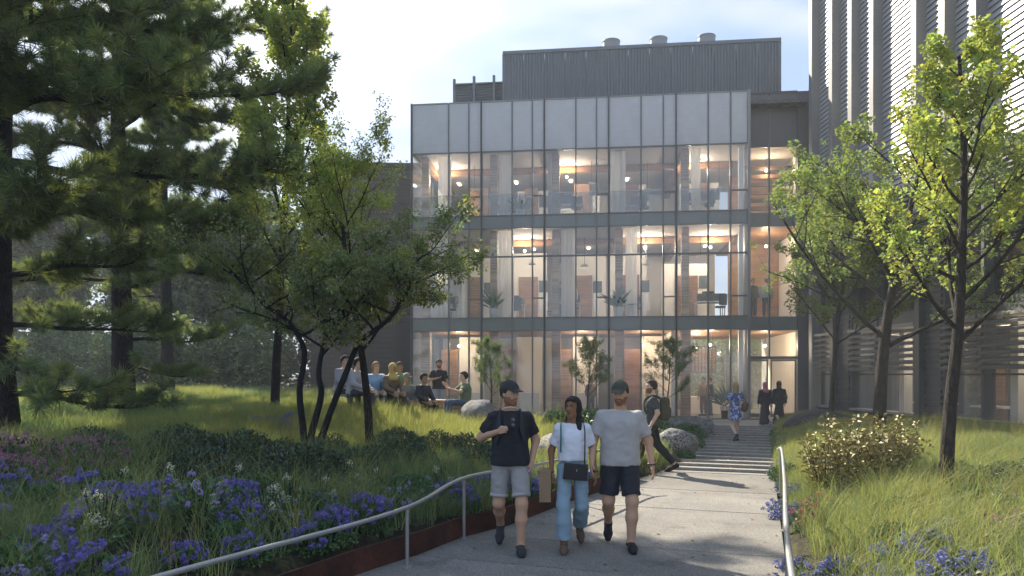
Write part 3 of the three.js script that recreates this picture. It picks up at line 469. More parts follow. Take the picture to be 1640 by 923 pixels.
function tint(R, amount = 0.25, warm = 0.15) { const k = 1 - amount + R() * amount * 2, w = (R() - 0.5) * warm; return lin(clamp(k * (1 + w), 0, 2), k, k * (1 - w)); }
// recursive branch; leaf anchors are collected from the last levels
function grow(gb, R, p0, dir, len, r0, level, o, anchors) {
  const n = level === 0 ? 9 : level === 1 ? 7 : 4, pts = [p0.clone()], rr = [r0], d = dir.clone(), p = p0.clone();
  const tip = o.tip ?? 0.25;
  for (let i = 1; i <= n; i++) { d.addScaledVector(rdir(R), o.wander * (level ? 1 : 0.5)).addScaledVector(up3, o.lift * (level ? 1 : 0.2)).normalize(); p.addScaledVector(d, len / n); pts.push(p.clone()); rr.push(lerp(r0, r0 * tip, i / n)); }
  gb.tube(pts, rr, level === 0 ? 12 : level === 1 ? 7 : level === 2 ? 5 : 3, 1);
  if (level >= o.leafFrom) for (let i = 1; i <= n; i++) anchors.push([pts[i], d.clone()]);
  if (level < o.levels) {
    const kids = o.kids[level];
    for (let k = 0; k < kids; k++) {
      const t = lerp(level === 0 ? o.first : 0.25, 1, (k + R() * 0.7) / kids), f = t * n, i = Math.min(n - 1, Math.floor(f)), q = pts[i].clone().lerp(pts[i + 1], f - i), dd = pts[i + 1].clone().sub(pts[i]).normalize();
      const az = k * 2.4 + R() * 0.8, side = level === 0 ? V(Math.cos(az), 0, Math.sin(az)) : perp(dd, R); if (level) side.y += o.flat ? -side.y * 0.6 : 0.1;
      const ang = o.angle[level] * (0.8 + R() * 0.4), nd = dd.clone().multiplyScalar(Math.cos(ang)).addScaledVector(side.normalize(), Math.sin(ang)).normalize();
      const L2 = level === 0 ? o.reach(t) * (0.8 + R() * 0.4) : len * o.ratio * (1 - 0.45 * t) * (0.7 + R() * 0.6);
      grow(gb, R, q, nd, L2, lerp(r0, r0 * tip, t) * (level === 0 ? 0.5 : 0.6), level + 1, o, anchors);
    }
  }
}
function tree(name, label, pos, o) {
  const R = rng(o.seed), t = thing(name, label, 'tree', pos, 0, o.group), gb = new GB(), an = [];
  const rise = V(o.lean?.[0] ?? 0, 1, o.lean?.[1] ?? 0).normalize();
  gb.tube([V(0, -0.25, 0), V(0, 0, 0), V(0, 0.12, 0).add(rise.clone().multiplyScalar(0.1))], [o.r * 1.5, o.r * 1.28, o.r * 1.02], 12);
  grow(gb, R, V(0, 0.1, 0), rise, o.h, o.r, 0, o, an);
  mesh('trunk', gb.build(), o.bark ?? M.bark, t);
  const list = [], cols = [];
  for (const [p, d] of an) { const c = Math.floor(o.density + R()); for (let k = 0; k < c; k++) { list.push(xform(p.clone().addScaledVector(rdir(R), o.spread * R()), R, o.size * (0.65 + R() * 0.7))); cols.push(tint(R, 0.28, 0.3)); } }
  instanced('crown', o.leafGeo, o.leafMat, list, t, cols);
  return t;
}
// maples in young leaf
const ell = (r, c = 0.45) => (t) => r * Math.sqrt(Math.max(0.06, 1 - ((t - c) / (1.02 - c * (t < c ? 0.55 : 1) + (t < c ? -0.2 : 0))) ** 2));
tree('maple_tree', 'young maple with bright yellow green leaves and slim dark trunk in the tall grasses', [5.62, groundH(5.62, -9.3), -9.3], { seed: 12, h: 5.75, r: 0.09, levels: 3, kids: [19, 8, 4], first: 0.3, angle: [0.88, 0.7, 0.7], ratio: 0.4, reach: (t) => lerp(2.75, 0.5, t ** 1.1), wander: 0.09, lift: 0.1, leafFrom: 2, density: 0.32, spread: 0.11, size: 0.56, leafGeo: C.maple, leafMat: L.maple });
tree('maple_tree', 'green maple with stout dark trunk beside the louvred windows', [9.1, groundH(9.1, -17.8), -17.8], { seed: 23, h: 6.6, r: 0.165, levels: 3, kids: [17, 8, 5], first: 0.3, angle: [0.95, 0.75, 0.7], ratio: 0.42, reach: ell(4.0, 0.36), wander: 0.12, lift: 0.03, leafFrom: 2, density: 0.5, spread: 0.18, size: 0.72, leafGeo: C.maple, leafMat: L.mapleDeep });
tree('maple_tree', 'slender green tree between the dark boulder and the metal clad wall', [9.5, groundH(9.5, -21.4), -21.4], { seed: 29, h: 6.4, r: 0.085, levels: 3, kids: [15, 7, 4], first: 0.36, angle: [0.85, 0.7, 0.7], ratio: 0.42, reach: ell(2.4, 0.45), wander: 0.12, lift: 0.06, leafFrom: 2, density: 0.65, spread: 0.16, size: 0.75, leafGeo: C.maple, leafMat: L.mapleDeep });
tree('maple_tree', 'tall light green maple standing on the sunlit crest beyond the dark multi stemmed tree', [-5.62, groundH(-5.62, -17), -17], { seed: 31, h: 9.9, r: 0.11, levels: 3, kids: [18, 8, 4], first: 0.3, angle: [0.75, 0.7, 0.7], ratio: 0.42, reach: (t) => lerp(2.9, 0.8, t ** 1.4), wander: 0.1, lift: 0.08, leafFrom: 2, density: 0.6, spread: 0.2, size: 0.85, leafGeo: C.maple, leafMat: L.maple });
tree('small_tree', 'small light green tree with brown trunk on the slope below the seated people', [-2.43, groundH(-2.43, -12.25), -12.25], { seed: 41, h: 4.5, r: 0.075, levels: 3, kids: [18, 8, 5], first: 0.33, angle: [0.95, 0.75, 0.7], ratio: 0.45, reach: ell(1.9, 0.55), wander: 0.12, lift: 0.05, leafFrom: 2, density: 0.55, spread: 0.13, size: 0.55, leafGeo: C.small, leafMat: L.maple, bark: M.bark });
// multi stemmed dark tree
{
  const x = -3.25, z = -11.3, t = thing('multi_stem_tree', 'dark leaved tree with three crooked black stems on the slope', 'tree', [x, groundH(x, z), z]), R = rng(57), an = [];
  const stems = [[[0, -.2, 0], [-.03, .4, 0], [-.08, 1.1, .05], [-.02, 1.7, 0], [-.28, 2.15, -.1], [-.75, 2.5, -.1], [-1.2, 3.0, 0]], [[.03, -.2, .05], [.1, .4, .02], [.25, 1.05, 0], [.22, 1.35, 0.05], [.32, 1.9, 0], [.62, 2.3, .1], [.5, 3, .2]], [[.1, -.2, 0], [.3, .5, -.02], [.6, 1.3, -.05], [.85, 1.85, -.05], [1.3, 2.2, 0], [1.6, 2.6, .1], [1.75, 3.1, .1]]];
  stems.forEach((s, i) => {
    const gb = new GB(), c = new THREE.CatmullRomCurve3(s.map((q) => V(...q))), P = [], rr = []; for (let k = 0; k <= 24; k++) { P.push(c.getPoint(k / 24)); rr.push(lerp(0.062, 0.022, k / 24)); }
    gb.tube(P, rr, 9);
    const o = { levels: 3, kids: [0, 7, 5], angle: [0, 0.8, 0.7], ratio: 0.5, wander: 0.2, lift: 0.05, leafFrom: 2, flat: true, tip: 0.3 };
    for (let k = 0; k < 11; k++) { const q = P[14 + k], a = k * 2.4 + i, d = V(Math.cos(a), 0.55, Math.sin(a)).normalize(); grow(gb, R, q, d, 0.8 + R() * 0.65, rr[14 + k] * 0.6, 1, o, an); }
    mesh('stem', gb.build(), M.darkBark, t);
  });
  const list = [], cols = []; for (const [p] of an) if (R() < 0.33) { list.push(xform(p.clone().addScaledVector(rdir(R), 0.1 * R()), R, 0.42 + R() * 0.4)); cols.push(tint(R, 0.3, 0.35)); }
  instanced('crown', C.small, L.dark, list, t, cols);
}
// pines with long needles
function pine(label, pos, o) {
  const R = rng(o.seed), t = thing('pine_tree', label, 'tree', pos, 0, o.group), gb = new GB(), list = [], cols = [];
  const P = [], rr = []; for (let k = 0; k <= 20; k++) { const y = k / 20 * o.h; P.push(V(0.12 * Math.sin(y * 0.4 + o.seed), y - 0.2, 0.1 * Math.cos(y * 0.5))); rr.push(lerp(o.r, 0.05, (k / 20) ** 1.1) * (k < 2 ? 1.22 - 0.1 * k : 1)); }
  gb.tube(P, rr, 18); mesh('trunk', gb.build(), M.pineBark, t);
  const limb = (y, az, len, rise, dense = 1) => {
    const lb = new GB(), n = 14, pts = [], r = [], base = V(0.1 * Math.sin(y * 0.4 + o.seed), y, 0), d = V(Math.cos(az), rise, Math.sin(az)).normalize(), p = base.clone(), r0 = clamp(0.02 + len * 0.014, 0.02, 0.085);
    for (let k = 0; k <= n; k++) { pts.push(p.clone()); r.push(lerp(r0, 0.012, k / n)); d.addScaledVector(rdir(R), 0.13).addScaledVector(up3, k > n * 0.5 ? 0.06 : -0.03).normalize(); p.addScaledVector(d, len / n); }
    lb.tube(pts, r, 7);
    const tuft = (q, dir, s) => { list.push(xform(q, R, s, dir.clone().addScaledVector(up3, 0.35).normalize())); cols.push(tint(R, 0.3, 0.3)); };
    for (let k = 3; k <= n; k++) for (let c = 0; c < 3.2 * dense; c++) {
      const q = pts[k].clone(), dir = pts[Math.min(n, k + 1)].clone().sub(pts[k - 1]).normalize(), sd = V(-dir.z, 0, dir.x).multiplyScalar(R() < 0.5 ? 1 : -1), dd = dir.multiplyScalar(0.6).add(sd.multiplyScalar(0.8 * R())).add(V(0, R() * 0.6 - 0.2, 0)).normalize(), L2 = (0.35 + R() * 0.75) * (0.55 + len * 0.11), sp = [q.clone()], sr = [0.011];
      for (let j = 1; j <= 4; j++) { dd.addScaledVector(rdir(R), 0.2).addScaledVector(up3, 0.06).normalize(); q.addScaledVector(dd, L2 / 4); sp.push(q.clone()); sr.push(0.011 - j * 0.0017); if (j >= 2) tuft(q.clone(), dd, 0.75 + R() * 0.5); if (j >= 2 && R() < 0.8) tuft(q.clone(), dd.clone().addScaledVector(perp(dd, R), 0.9).normalize(), 0.6 + R() * 0.4); }
      lb.tube(sp, sr, 4);
    }
    mesh('limb', lb.build(), M.pineBark, t);
  };
  for (const l of o.limbs) limb(...l);
  for (let k = 0; k < o.count; k++) { const y = lerp(o.from, o.h * 0.97, (k + R()) / o.count); limb(y, k * 2.4 + R(), lerp(o.len, 1, ((y - o.from) / (o.h - o.from)) ** 1.3) * (0.7 + R() * 0.5), 0.12 + R() * 0.25, o.dense ?? 1); }
  instanced('needles', C.tuft, L.needle, list, t, cols); return t;
}
const at = (x, d) => [x, groundH(x, -d), -d];
pine('large pine with thick cracked trunk at the edge of the flower bed', at(-8.6, 12), { seed: 3, h: 15, r: 0.34, from: 6.0, count: 30, len: 4.6, limbs: [[0.75, 0.0, 2.8, -0.02, 0.28], [1.25, 0.5, 2.2, 0.02, 0.12], [1.9, -0.3, 2.4, 0.02, 0.2], [2.7, 0.15, 2.8, 0.06, 0.35], [3.5, 0.75, 2.8, 0.05, 1], [4.1, -0.5, 3.4, 0.05, 1], [4.6, 0.15, 4.9, 0.16, 1.2], [5.0, 1.0, 3.4, 0.1, 1], [5.4, 0.45, 4.6, 0.16, 1.2], [5.7, -0.25, 5.2, 0.2, 1.2]] });
pine('pine with mid sized dark trunk standing among the shaded grasses', at(-10.9, 20), { seed: 8, h: 17, r: 0.29, from: 4.6, count: 32, len: 3.6, limbs: [[1.2, 0.3, 2.2, 0.0, 0.12], [1.9, 0.0, 2.6, 0.0, 0.12], [2.5, 2.8, 2.2, 0.0, 0.15], [3.1, 0.8, 2.6, 0.1, 0.3], [3.8, -0.2, 3.8, 0.1, 1], [3.5, 2.2, 3, 0.1, 1], [11.5, -0.3, 5.0, 0.14, 1]] });
pine('slim pine standing farthest back before the misty thicket', at(-14, 29), { seed: 14, h: 18, r: 0.25, from: 6.5, count: 28, len: 2.9, limbs: [[2.6, 0.2, 2.2, 0, 0.15], [3.2, 1.8, 2.2, 0, 0.15], [3.9, 3.1, 2.4, 0, 0.2]] });
// trees and thicket far behind
const farTree = (x, d, h, seed, r) => tree('background_tree', 'leafy tree of the misty wood behind the slope', at(x, d), { seed, h, r: 0.2, levels: 2, kids: [20, 9], first: 0.2, angle: [0.9, 0.8], ratio: 0.5, reach: ell(r, 0.45), wander: 0.14, lift: 0.05, leafFrom: 1, density: 1.7, spread: 0.45, size: 0.95, leafGeo: C.far, leafMat: L.far, group: 'trees of the wood behind the slope' });
[[-17, 44, 9, 61, 3.4], [-24, 48, 10, 62, 4], [-31, 46, 11, 63, 4], [-38, 50, 12, 64, 4.4], [-20, 56, 13, 65, 4.5], [-46, 46, 12, 66, 4.6], [-13.5, 50, 10, 67, 3.4], [-29, 60, 14, 68, 5], [-41, 64, 15, 69, 5], [-54, 60, 14, 70, 5]].forEach((a) => farTree(...a));
{
  // dense undergrowth at the foot of the wood: nobody could count it
  const R = rng(91), list = [], cols = [];
  for (let k = 0; k < 5200; k++) { const x = -60 + R() * 49, d = 37 + R() * 9 + (x < -30 ? -4 : 0), top = 1.2 + 3.4 * fbm3(x * 0.22, 0, d * 0.22, 3); if (x > -12.5 && d < 42) continue; list.push(xform(V(x, groundH(x, -d) + Math.pow(R(), 0.8) * top, -d), R, 0.55 + R() * 0.5)); cols.push(tint(R, 0.3, 0.3)); }
  const th = instanced('thicket', C.far, L.far, list, null, cols); tag(th, 'misty green undergrowth at the foot of the wood', 'undergrowth');
  const l2 = [], c2 = []; for (let k = 0; k < 2600; k++) { const x = 2 + R() * 18, d = 44 + R() * 6; l2.push(xform(V(x, groundH(x, -d) + R() * 4.6, -d), R, 0.5 + R() * 0.5)); c2.push(tint(R, 0.3, 0.3)); }
  tag(instanced('courtyard_greenery', C.far, L.mapleDeep, l2, null, c2), 'bright green shrubs behind the lobby glass', 'shrubs');
}
// small trees in front of the facade
[[-0.65, 22.4, 71, 'left by the bench'], [2.35, 22.6, 72, ''], [4.9, 22.7, 73, '']].forEach(([x, d, seed], i) => tree('planter_tree', ['slim young tree by the wooden bench block before the glass', 'bushy young tree in the planter before the middle of the glass', 'slim young tree in the planter beside the lobby glass'][i], [x, 0.35, -d], { seed, h: 2.3, r: 0.03, levels: 3, kids: [13, 6, 3], first: 0.3, angle: [0.8, 0.7, 0.7], ratio: 0.45, reach: ell(0.95, 0.4), wander: 0.1, lift: 0.05, leafFrom: 2, density: 0.8, spread: 0.1, size: 0.4, leafGeo: C.small, leafMat: L.mid }));
// ---------------------------------------------------------------- grasses, flowers, shrubs, rocks, planters
function grassClump(seed, n, h, spread, w, lean = 0.5) {
  const R = rng(seed), gb = new GB();
  for (let i = 0; i < n; i++) {
    const a = R() * 6.283, r = spread * Math.sqrt(R()), b = R() * 6.283, dir = V(Math.cos(b), 0, Math.sin(b)), hh = h * (0.55 + R() * 0.55), ln = lean * hh * (0.3 + R()), sd = V(-dir.z, 0, dir.x), p0 = V(Math.cos(a) * r, -0.03, Math.sin(a) * r);
    let L0, R0; for (let k = 0; k <= 3; k++) { const t = k / 3, c = p0.clone().addScaledVector(dir, ln * t * t).add(V(0, hh * (t - 0.22 * t * t * lean * 1.4), 0)), ww = w * (1 - t) * 0.5 + 0.0006, l = c.clone().addScaledVector(sd, ww), r2 = c.clone().addScaledVector(sd, -ww); if (k) { const n1 = dir.clone().multiplyScalar(-0.8).add(V(0, 0.6, 0)).normalize(); gb.quad(L0, R0, r2, l, n1); } L0 = l; R0 = r2; }
  }
  return gb.build();
}
const G = { tall: grassClump(1, 34, 0.62, 0.13, 0.008, 0.75), meadow: grassClump(2, 34, 0.34, 0.16, 0.007, 0.6), low: grassClump(3, 30, 0.22, 0.17, 0.007, 0.7), blade: grassClump(4, 12, 0.8, 0.1, 0.013, 0.8), seed: grassClump(6, 9, 0.75, 0.08, 0.003, 0.35) };
const patch = (x, d, s, k) => fbm3(x * s + k, 4.2, d * s, 3);
{
  const R = rng(200), lists = { tall: [], meadow: [], low: [], blade: [], seed: [] }, cols = { tall: [], meadow: [], low: [], blade: [], seed: [] };
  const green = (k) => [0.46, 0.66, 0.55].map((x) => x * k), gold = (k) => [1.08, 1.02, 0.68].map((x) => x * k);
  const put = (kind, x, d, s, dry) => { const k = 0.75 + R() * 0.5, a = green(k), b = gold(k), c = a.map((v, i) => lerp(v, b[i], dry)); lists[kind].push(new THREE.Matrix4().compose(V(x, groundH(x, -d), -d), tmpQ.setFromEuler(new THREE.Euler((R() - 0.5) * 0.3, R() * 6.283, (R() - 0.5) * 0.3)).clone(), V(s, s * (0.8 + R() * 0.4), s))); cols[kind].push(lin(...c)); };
  for (let k = 0; k < 21000; k++) {                                                               // slope on the left
    const d = 3.2 + Math.pow(R(), 0.85) * 23, w = 3 + d * 0.75, x = along(LEFT, d) - 0.14 - R() * w; if (d > 19.5 && x > -2.6) continue;
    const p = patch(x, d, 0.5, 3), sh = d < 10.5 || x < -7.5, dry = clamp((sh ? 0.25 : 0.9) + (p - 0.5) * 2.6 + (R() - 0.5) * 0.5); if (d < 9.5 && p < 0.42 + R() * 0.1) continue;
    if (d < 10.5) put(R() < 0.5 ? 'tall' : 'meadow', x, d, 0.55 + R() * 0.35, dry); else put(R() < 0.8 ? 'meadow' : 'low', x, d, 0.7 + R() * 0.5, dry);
  }
  for (let k = 0; k < 900; k++) { const d = 4 + R() * 7, x = along(LEFT, d) - 0.3 - R() * 6; put('blade', x, d, 0.5 + R() * 0.4, R() * 0.8); }
  for (let k = 0; k < 12000; k++) {                                                               // bed on the right
    const d = 3.4 + Math.pow(R(), 0.8) * 25, x = along(RIGHT, d) + 0.12 + R() * Math.min(9.5, 12.3 - along(RIGHT, d)); if (x > 12.4) continue;
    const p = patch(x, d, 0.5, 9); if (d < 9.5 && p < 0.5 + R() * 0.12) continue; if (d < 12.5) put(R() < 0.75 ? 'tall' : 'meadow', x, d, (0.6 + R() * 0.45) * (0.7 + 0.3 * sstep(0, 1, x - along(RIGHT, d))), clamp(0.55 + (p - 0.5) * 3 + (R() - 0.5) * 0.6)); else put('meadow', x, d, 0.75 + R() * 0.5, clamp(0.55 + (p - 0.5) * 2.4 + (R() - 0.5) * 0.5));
  }
  for (let k = 0; k < 1500; k++) { const d = 4 + R() * 7, x = along(RIGHT, d) + 0.3 + R() * 5.5; put('blade', x, d, 0.5 + R() * 0.4, 0.3 + R() * 0.7); }
  for (let k = 0; k < 900; k++) { const d = 4.5 + R() * 12, l = R() < 0.5, x = l ? along(LEFT, d) - 0.3 - R() * 7 : along(RIGHT, d) + 0.3 + R() * 6; if (x > 12.2) continue; put('seed', x, d, 0.7 + R() * 0.4, 1); cols.seed[cols.seed.length - 1] = lin(1.1, 0.85, 0.5); }
  for (let k = 0; k < 1500; k++) { const x = -5.5 + R() * 11, d = 20 + R() * 9; if (x > along(LEFT, d) - 0.2) continue; put('low', x, d, 0.7 + R() * 0.5, 0.35); }
  for (let k = 0; k < 7000; k++) { const d = 14 + R() * 24, x = -9 - R() * 22; put('meadow', x, d, 0.9 + R() * 0.6, clamp(0.5 + (patch(x, d, 0.4, 1) - 0.5) * 2)); }
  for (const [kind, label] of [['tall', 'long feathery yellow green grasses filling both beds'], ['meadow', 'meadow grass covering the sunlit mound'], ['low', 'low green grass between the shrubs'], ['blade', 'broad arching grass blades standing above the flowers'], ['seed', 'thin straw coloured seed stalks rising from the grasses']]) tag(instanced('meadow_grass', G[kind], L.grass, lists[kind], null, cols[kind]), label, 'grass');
}
// leafy dome and blossoms
function dome(seed, n, rx, ry, len, wid, up = 0.4, inner = 0.5) {
  const R = rng(seed), gb = new GB();
  for (let i = 0; i < n; i++) { const d = rdir(R); d.y = Math.abs(d.y); const bump = 0.75 + 0.5 * fbm3(d.x * 2.2 + seed, d.y * 2.2, d.z * 2.2, 2), k = lerp(inner, 1, Math.pow(R(), 0.5)) * bump, p = V(d.x * rx * k, d.y * ry * k, d.z * rx * k), a = d.clone().addScaledVector(rdir(R), 0.8).add(V(0, 0.15, 0)).normalize(), nn = d.clone().addScaledVector(up3, up).addScaledVector(rdir(R), 0.6); nn.addScaledVector(a, -nn.dot(a)).normalize(); const s = 0.7 + R() * 0.6; addLeaf(gb, p, a, nn, len * s, wid * s); }
  return gb.build();
}
function blossoms(seed, heads, rx, ry, hr, petals, size) {
  const R = rng(seed), gb = new GB();
  for (let i = 0; i < heads; i++) { const d = rdir(R); d.y = Math.abs(d.y) * 0.8 + 0.35; d.normalize(); const c = V(d.x * rx, d.y * ry, d.z * rx).multiplyScalar(0.88 + R() * 0.28); for (let k = 0; k < petals; k++) { const q = rdir(R), p = c.clone().addScaledVector(q, hr * (0.5 + R() * 0.5)), nn = q.clone().addScaledVector(rdir(R), 0.5).normalize(), s = perp(nn, R), u = V(0, 0, 0).crossVectors(nn, s), z = size * (0.7 + R() * 0.6); gb.quad(p.clone().addScaledVector(s, z), p.clone().addScaledVector(u, z), p.clone().addScaledVector(s, -z), p.clone().addScaledVector(u, -z), nn); } }
  return gb.build();
}
function stemsGeo(seed, n, r, h) { const R = rng(seed), gb = new GB(); for (let i = 0; i < n; i++) { const a = R() * 6.283, q = r * Math.sqrt(R()); gb.tube([V(Math.cos(a) * q * 0.3, -0.04, Math.sin(a) * q * 0.3), V(Math.cos(a) * q * 0.7, h * 0.5, Math.sin(a) * q * 0.7), V(Math.cos(a) * q, h * (0.8 + R() * 0.2), Math.sin(a) * q)], [0.006, 0.005, 0.003], 4); } return gb.build(); }
function flowering(name, label, category, group, leafG, leafM, flG, flM, stG) { const t = thing(name, label, category, [0, -50, 0], 0, group); mesh('stems', stG, M.darkBark, t).userData.kind = 'stuff'; mesh('foliage', leafG, leafM, t).userData.kind = 'stuff'; if (flG) mesh('blossoms', flG, flM, t).userData.kind = 'stuff'; return t; }
const stG = stemsGeo(5, 14, 0.22, 0.26), domeA = dome(11, 420, 0.3, 0.3, 0.05, 0.034);
const P = {
  violet: flowering('violet_flower_clump', 'bushy clump of violet flowers in the shaded bed behind the steel wall', 'flowers', 'violet flower clumps on the slope', domeA, L.ivy, blossoms(21, 34, 0.31, 0.34, 0.042, 26, 0.013), L.violet, stG),
  lilac: flowering('lilac_flower_clump', 'loose clump of paler lilac flowers among the violet ones', 'flowers', 'pale lilac flower clumps', dome(18, 300, 0.27, 0.34, 0.05, 0.03), L.ivy, blossoms(28, 19, 0.27, 0.4, 0.036, 18, 0.012), L.lilac, stG),
  blue: flowering('blue_flower_clump', 'clump of dense blue flower heads edging the bed of tall grasses', 'flowers', 'blue flower clumps along the right edge', domeA, L.shrub, blossoms(22, 26, 0.3, 0.34, 0.055, 34, 0.013), L.blue, stG),
  mauve: flowering('mauve_flower_shrub', 'low shrub dotted with tiny dusty pink blossoms', 'shrub', 'dusty pink shrubs', dome(12, 700, 0.5, 0.38, 0.045, 0.026), L.shrub, blossoms(23, 150, 0.5, 0.42, 0.025, 7, 0.011), L.mauve, stemsGeo(6, 20, 0.4, 0.32)),
  red: flowering('red_flower_clump', 'clump of small crimson flowers among the grasses', 'flowers', 'crimson flower clumps', dome(13, 260, 0.22, 0.24, 0.045, 0.03), L.ivy, blossoms(24, 30, 0.23, 0.28, 0.025, 9, 0.012), L.red, stemsGeo(7, 10, 0.16, 0.22)),
  cream: flowering('cream_flower_umbel', 'upright plant with flat creamy white flower heads', 'flowers', 'creamy white flower umbels', dome(14, 160, 0.2, 0.3, 0.07, 0.03), L.ivy, blossoms(25, 6, 0.16, 0.5, 0.06, 40, 0.01), L.cream, stemsGeo(8, 8, 0.14, 0.5)),
  shrub: flowering('evergreen_shrub', 'rounded dark evergreen shrub with small glossy leaves', 'shrub', 'dark evergreen shrubs on the slope', dome(15, 3000, 0.62, 0.5, 0.05, 0.026, 0.5, 0.55), L.shrub, null, null, stemsGeo(9, 30, 0.5, 0.4)),
  ivy: flowering('leafy_shrub', 'fresh green broad leaved shrub beside the planter', 'shrub', 'fresh green shrubs along the planter', dome(16, 1500, 0.62, 0.55, 0.085, 0.06, 0.5, 0.5), L.ivy, null, null, stemsGeo(10, 24, 0.5, 0.45)),
};
function yew() { const R = rng(33), t = flowering('conifer_shrub', 'feathery spreading conifer shrub in front of the glass', 'shrub', 'feathery conifer shrubs before the glass', (() => { const gb = new GB(); for (let i = 0; i < 42; i++) { const a = R() * 6.283, e = 0.15 + R() * 1.1, d = V(Math.cos(a) * Math.cos(e), Math.sin(e), Math.sin(a) * Math.cos(e)), len = 0.5 + R() * 0.45, s = V(-d.z, 0.1, d.x).normalize(); for (let k = 2; k < 12; k++) { const p = d.clone().multiplyScalar(len * k / 12).add(V(0, -0.12 * (k / 12) ** 2, 0)); for (const q of [1, -1]) { const aa = d.clone().multiplyScalar(0.75).addScaledVector(s, q).addScaledVector(rdir(R), 0.25).normalize(), nn = up3.clone().addScaledVector(aa, -aa.y).normalize(); addLeaf(gb, p, aa, nn, 0.16 * (1.15 - k / 14), 0.035); } } } return gb.build(); })(), L.mid, null, null, stemsGeo(12, 22, 0.4, 0.5)); return t; }
P.yew = yew();
P.bronze = (() => { const R = rng(44), t = thing('bronze_leaf_shrub', 'upright shrub with glossy bronze and gold leaves in the grasses', 'shrub', [0, -50, 0], 0, 'bronze leaved shrubs'), gb = new GB(), lf = new GB(); for (let i = 0; i < 16; i++) { const a = R() * 6.283, ln = 0.1 + R() * 0.3, P0 = [], rr = [], h = 0.55 + R() * 0.35; for (let k = 0; k <= 6; k++) { const q = k / 6; P0.push(V(Math.cos(a) * ln * q + (R() - 0.5) * 0.02, -0.04 + h * q, Math.sin(a) * ln * q)); rr.push(0.008 - q * 0.005); } gb.tube(P0, rr, 4); for (let k = 1; k <= 6; k++) for (let c = 0; c < 9; c++) { const d = rdir(R); d.y = d.y * 0.5 + 0.25; d.normalize(); const nn = perp(d, R); if (nn.y < 0) nn.negate(); nn.addScaledVector(up3, 0.5).addScaledVector(d, -0.5 * d.y).normalize(); addLeaf(lf, P0[k].clone().addScaledVector(d, 0.02 + R() * 0.05), d, nn, 0.055 + R() * 0.03, 0.04); } } mesh('stems', gb.build(), M.bark, t).userData.kind = 'stuff'; mesh('foliage', lf.build(), L.bronze, t).userData.kind = 'stuff'; return t; })();
const RP = rng(300), used = new Set();
let batch = null;
function plant(kind, x, d, s = 1, y) { const o = plant0(kind, x, d, s, y); if (batch) { o.userData.label = batch[0]; o.userData.group = batch[1]; } return o; }
const within = (label, group, fn) => { batch = [label, group]; fn(); batch = null; };
function plant0(kind, x, d, s = 1, y) { const root = P[kind], pos = [x, y ?? groundH(x, -d) - 0.02, -d], turn = RP() * 6.283; if (!used.has(kind)) { used.add(kind); root.position.set(...pos); root.rotation.y = turn; root.scale.setScalar(s); return root; } return dup(root, pos, turn, s); }
const many = (kind, list) => list.forEach(([x, d, s], i) => plant(kind === 'violet' && i % 4 === 1 && !batch ? 'lilac' : kind, x, d, s * (kind === 'violet' ? 0.85 + 0.35 * RP() : 1)));
const spread = (kind, n, x0, x1, d0, d1, s0, s1, edge) => { for (let k = 0; k < n; k++) { const d = lerp(d0, d1, RP()), x = (edge ? edge(d) : 0) + lerp(x0, x1, RP()); plant(kind, x, d, lerp(s0, s1, RP())); } };
const le = (d) => along(LEFT, d), re = (d) => along(RIGHT, d);
// left bed (x, distance, scale)
many('violet', [[-3.95, 4.9, 1], [-3.5, 5.0, 1], [-4.2, 5.5, 1], [-3.6, 5.5, 0.9], [-3.1, 5.2, 0.9], [-4.6, 6.1, 1], [-4.9, 6.8, .9], [-3.75, 6.7, 1], [-3.35, 6.6, 1], [-3.0, 6.9, 1], [-3.55, 7.3, .9], [-2.85, 7.4, .8], [-2.6, 6.9, .85], [-2.3, 7.2, .9], [-2.05, 7.6, .9], [-1.8, 7.3, .9], [-1.55, 7.7, 1], [-1.4, 8.2, 1], [-1.95, 6.8, .8], [-2.35, 6.3, .8], [-2.7, 5.9, .8], [-1.1, 8.8, .8], [-0.85, 9.1, .8], [-0.35, 9.6, .8], [.15, 10, .9], [.4, 10.5, .8], [-0.6, 8.9, .7], [-3.2, 8.2, .7]]);
within('small clump of violet flowers leaning over the rust brown steel wall', 'violet flowers along the steel wall', () => spread('violet', 12, -0.9, -0.25, 6.4, 11.5, 0.6, 0.9, le));
within('low violet flowers in the sunlit grass below the benches', 'violet flowers below the benches', () => spread('violet', 9, -3.2, -1.4, 12.2, 14.2, 0.5, 0.7, le));
within('low violet flowers near the trunk of the tall light green maple', 'violet flowers near the maple on the crest', () => spread('violet', 8, -5.4, -4.2, 13, 15.5, 0.5, 0.7)); 
many('mauve', [[-6.4, 8.6, 1.1], [-5.7, 8.2, 1.1], [-5.1, 8.6, 1], [-6.0, 7.6, 1.1], [-5.2, 7.5, .95], [-6.9, 7.8, 1]]);
many('shrub', [[-4.3, 9.6, 1], [-3.7, 9.8, 1.05], [-3.0, 9.4, 1], [-2.55, 9.0, 1.1], [-3.9, 8.9, .9], [-2.1, 10.0, .8], [-1.6, 10.6, .9], [-2.9, 11.0, .8], [-1.2, 11.6, .9], [-.75, 11.9, .9], [-.45, 11.1, .8], [-.2, 10.7, .7], [-4.9, 10.4, .9], [-3.4, 8.5, .8], [-1.9, 12, .8], [-.2, 12.3, .8], [-5.6, 9.6, .8]]);
spread('cream', 9, -2.6, -0.7, 6.4, 8.5, 0.7, 1, le); spread('red', 7, -4, -1, 7.5, 13, 0.6, 0.9, le); many('red', [[-6.2, 15.6, .8], [-1.6, 9.1, .8]]);
spread('mauve', 6, -6.5, -3.4, 5.6, 8.6, 0.6, 0.9, le); spread('cream', 9, -4.5, -0.8, 5.4, 9.5, 0.7, 1.1, le);
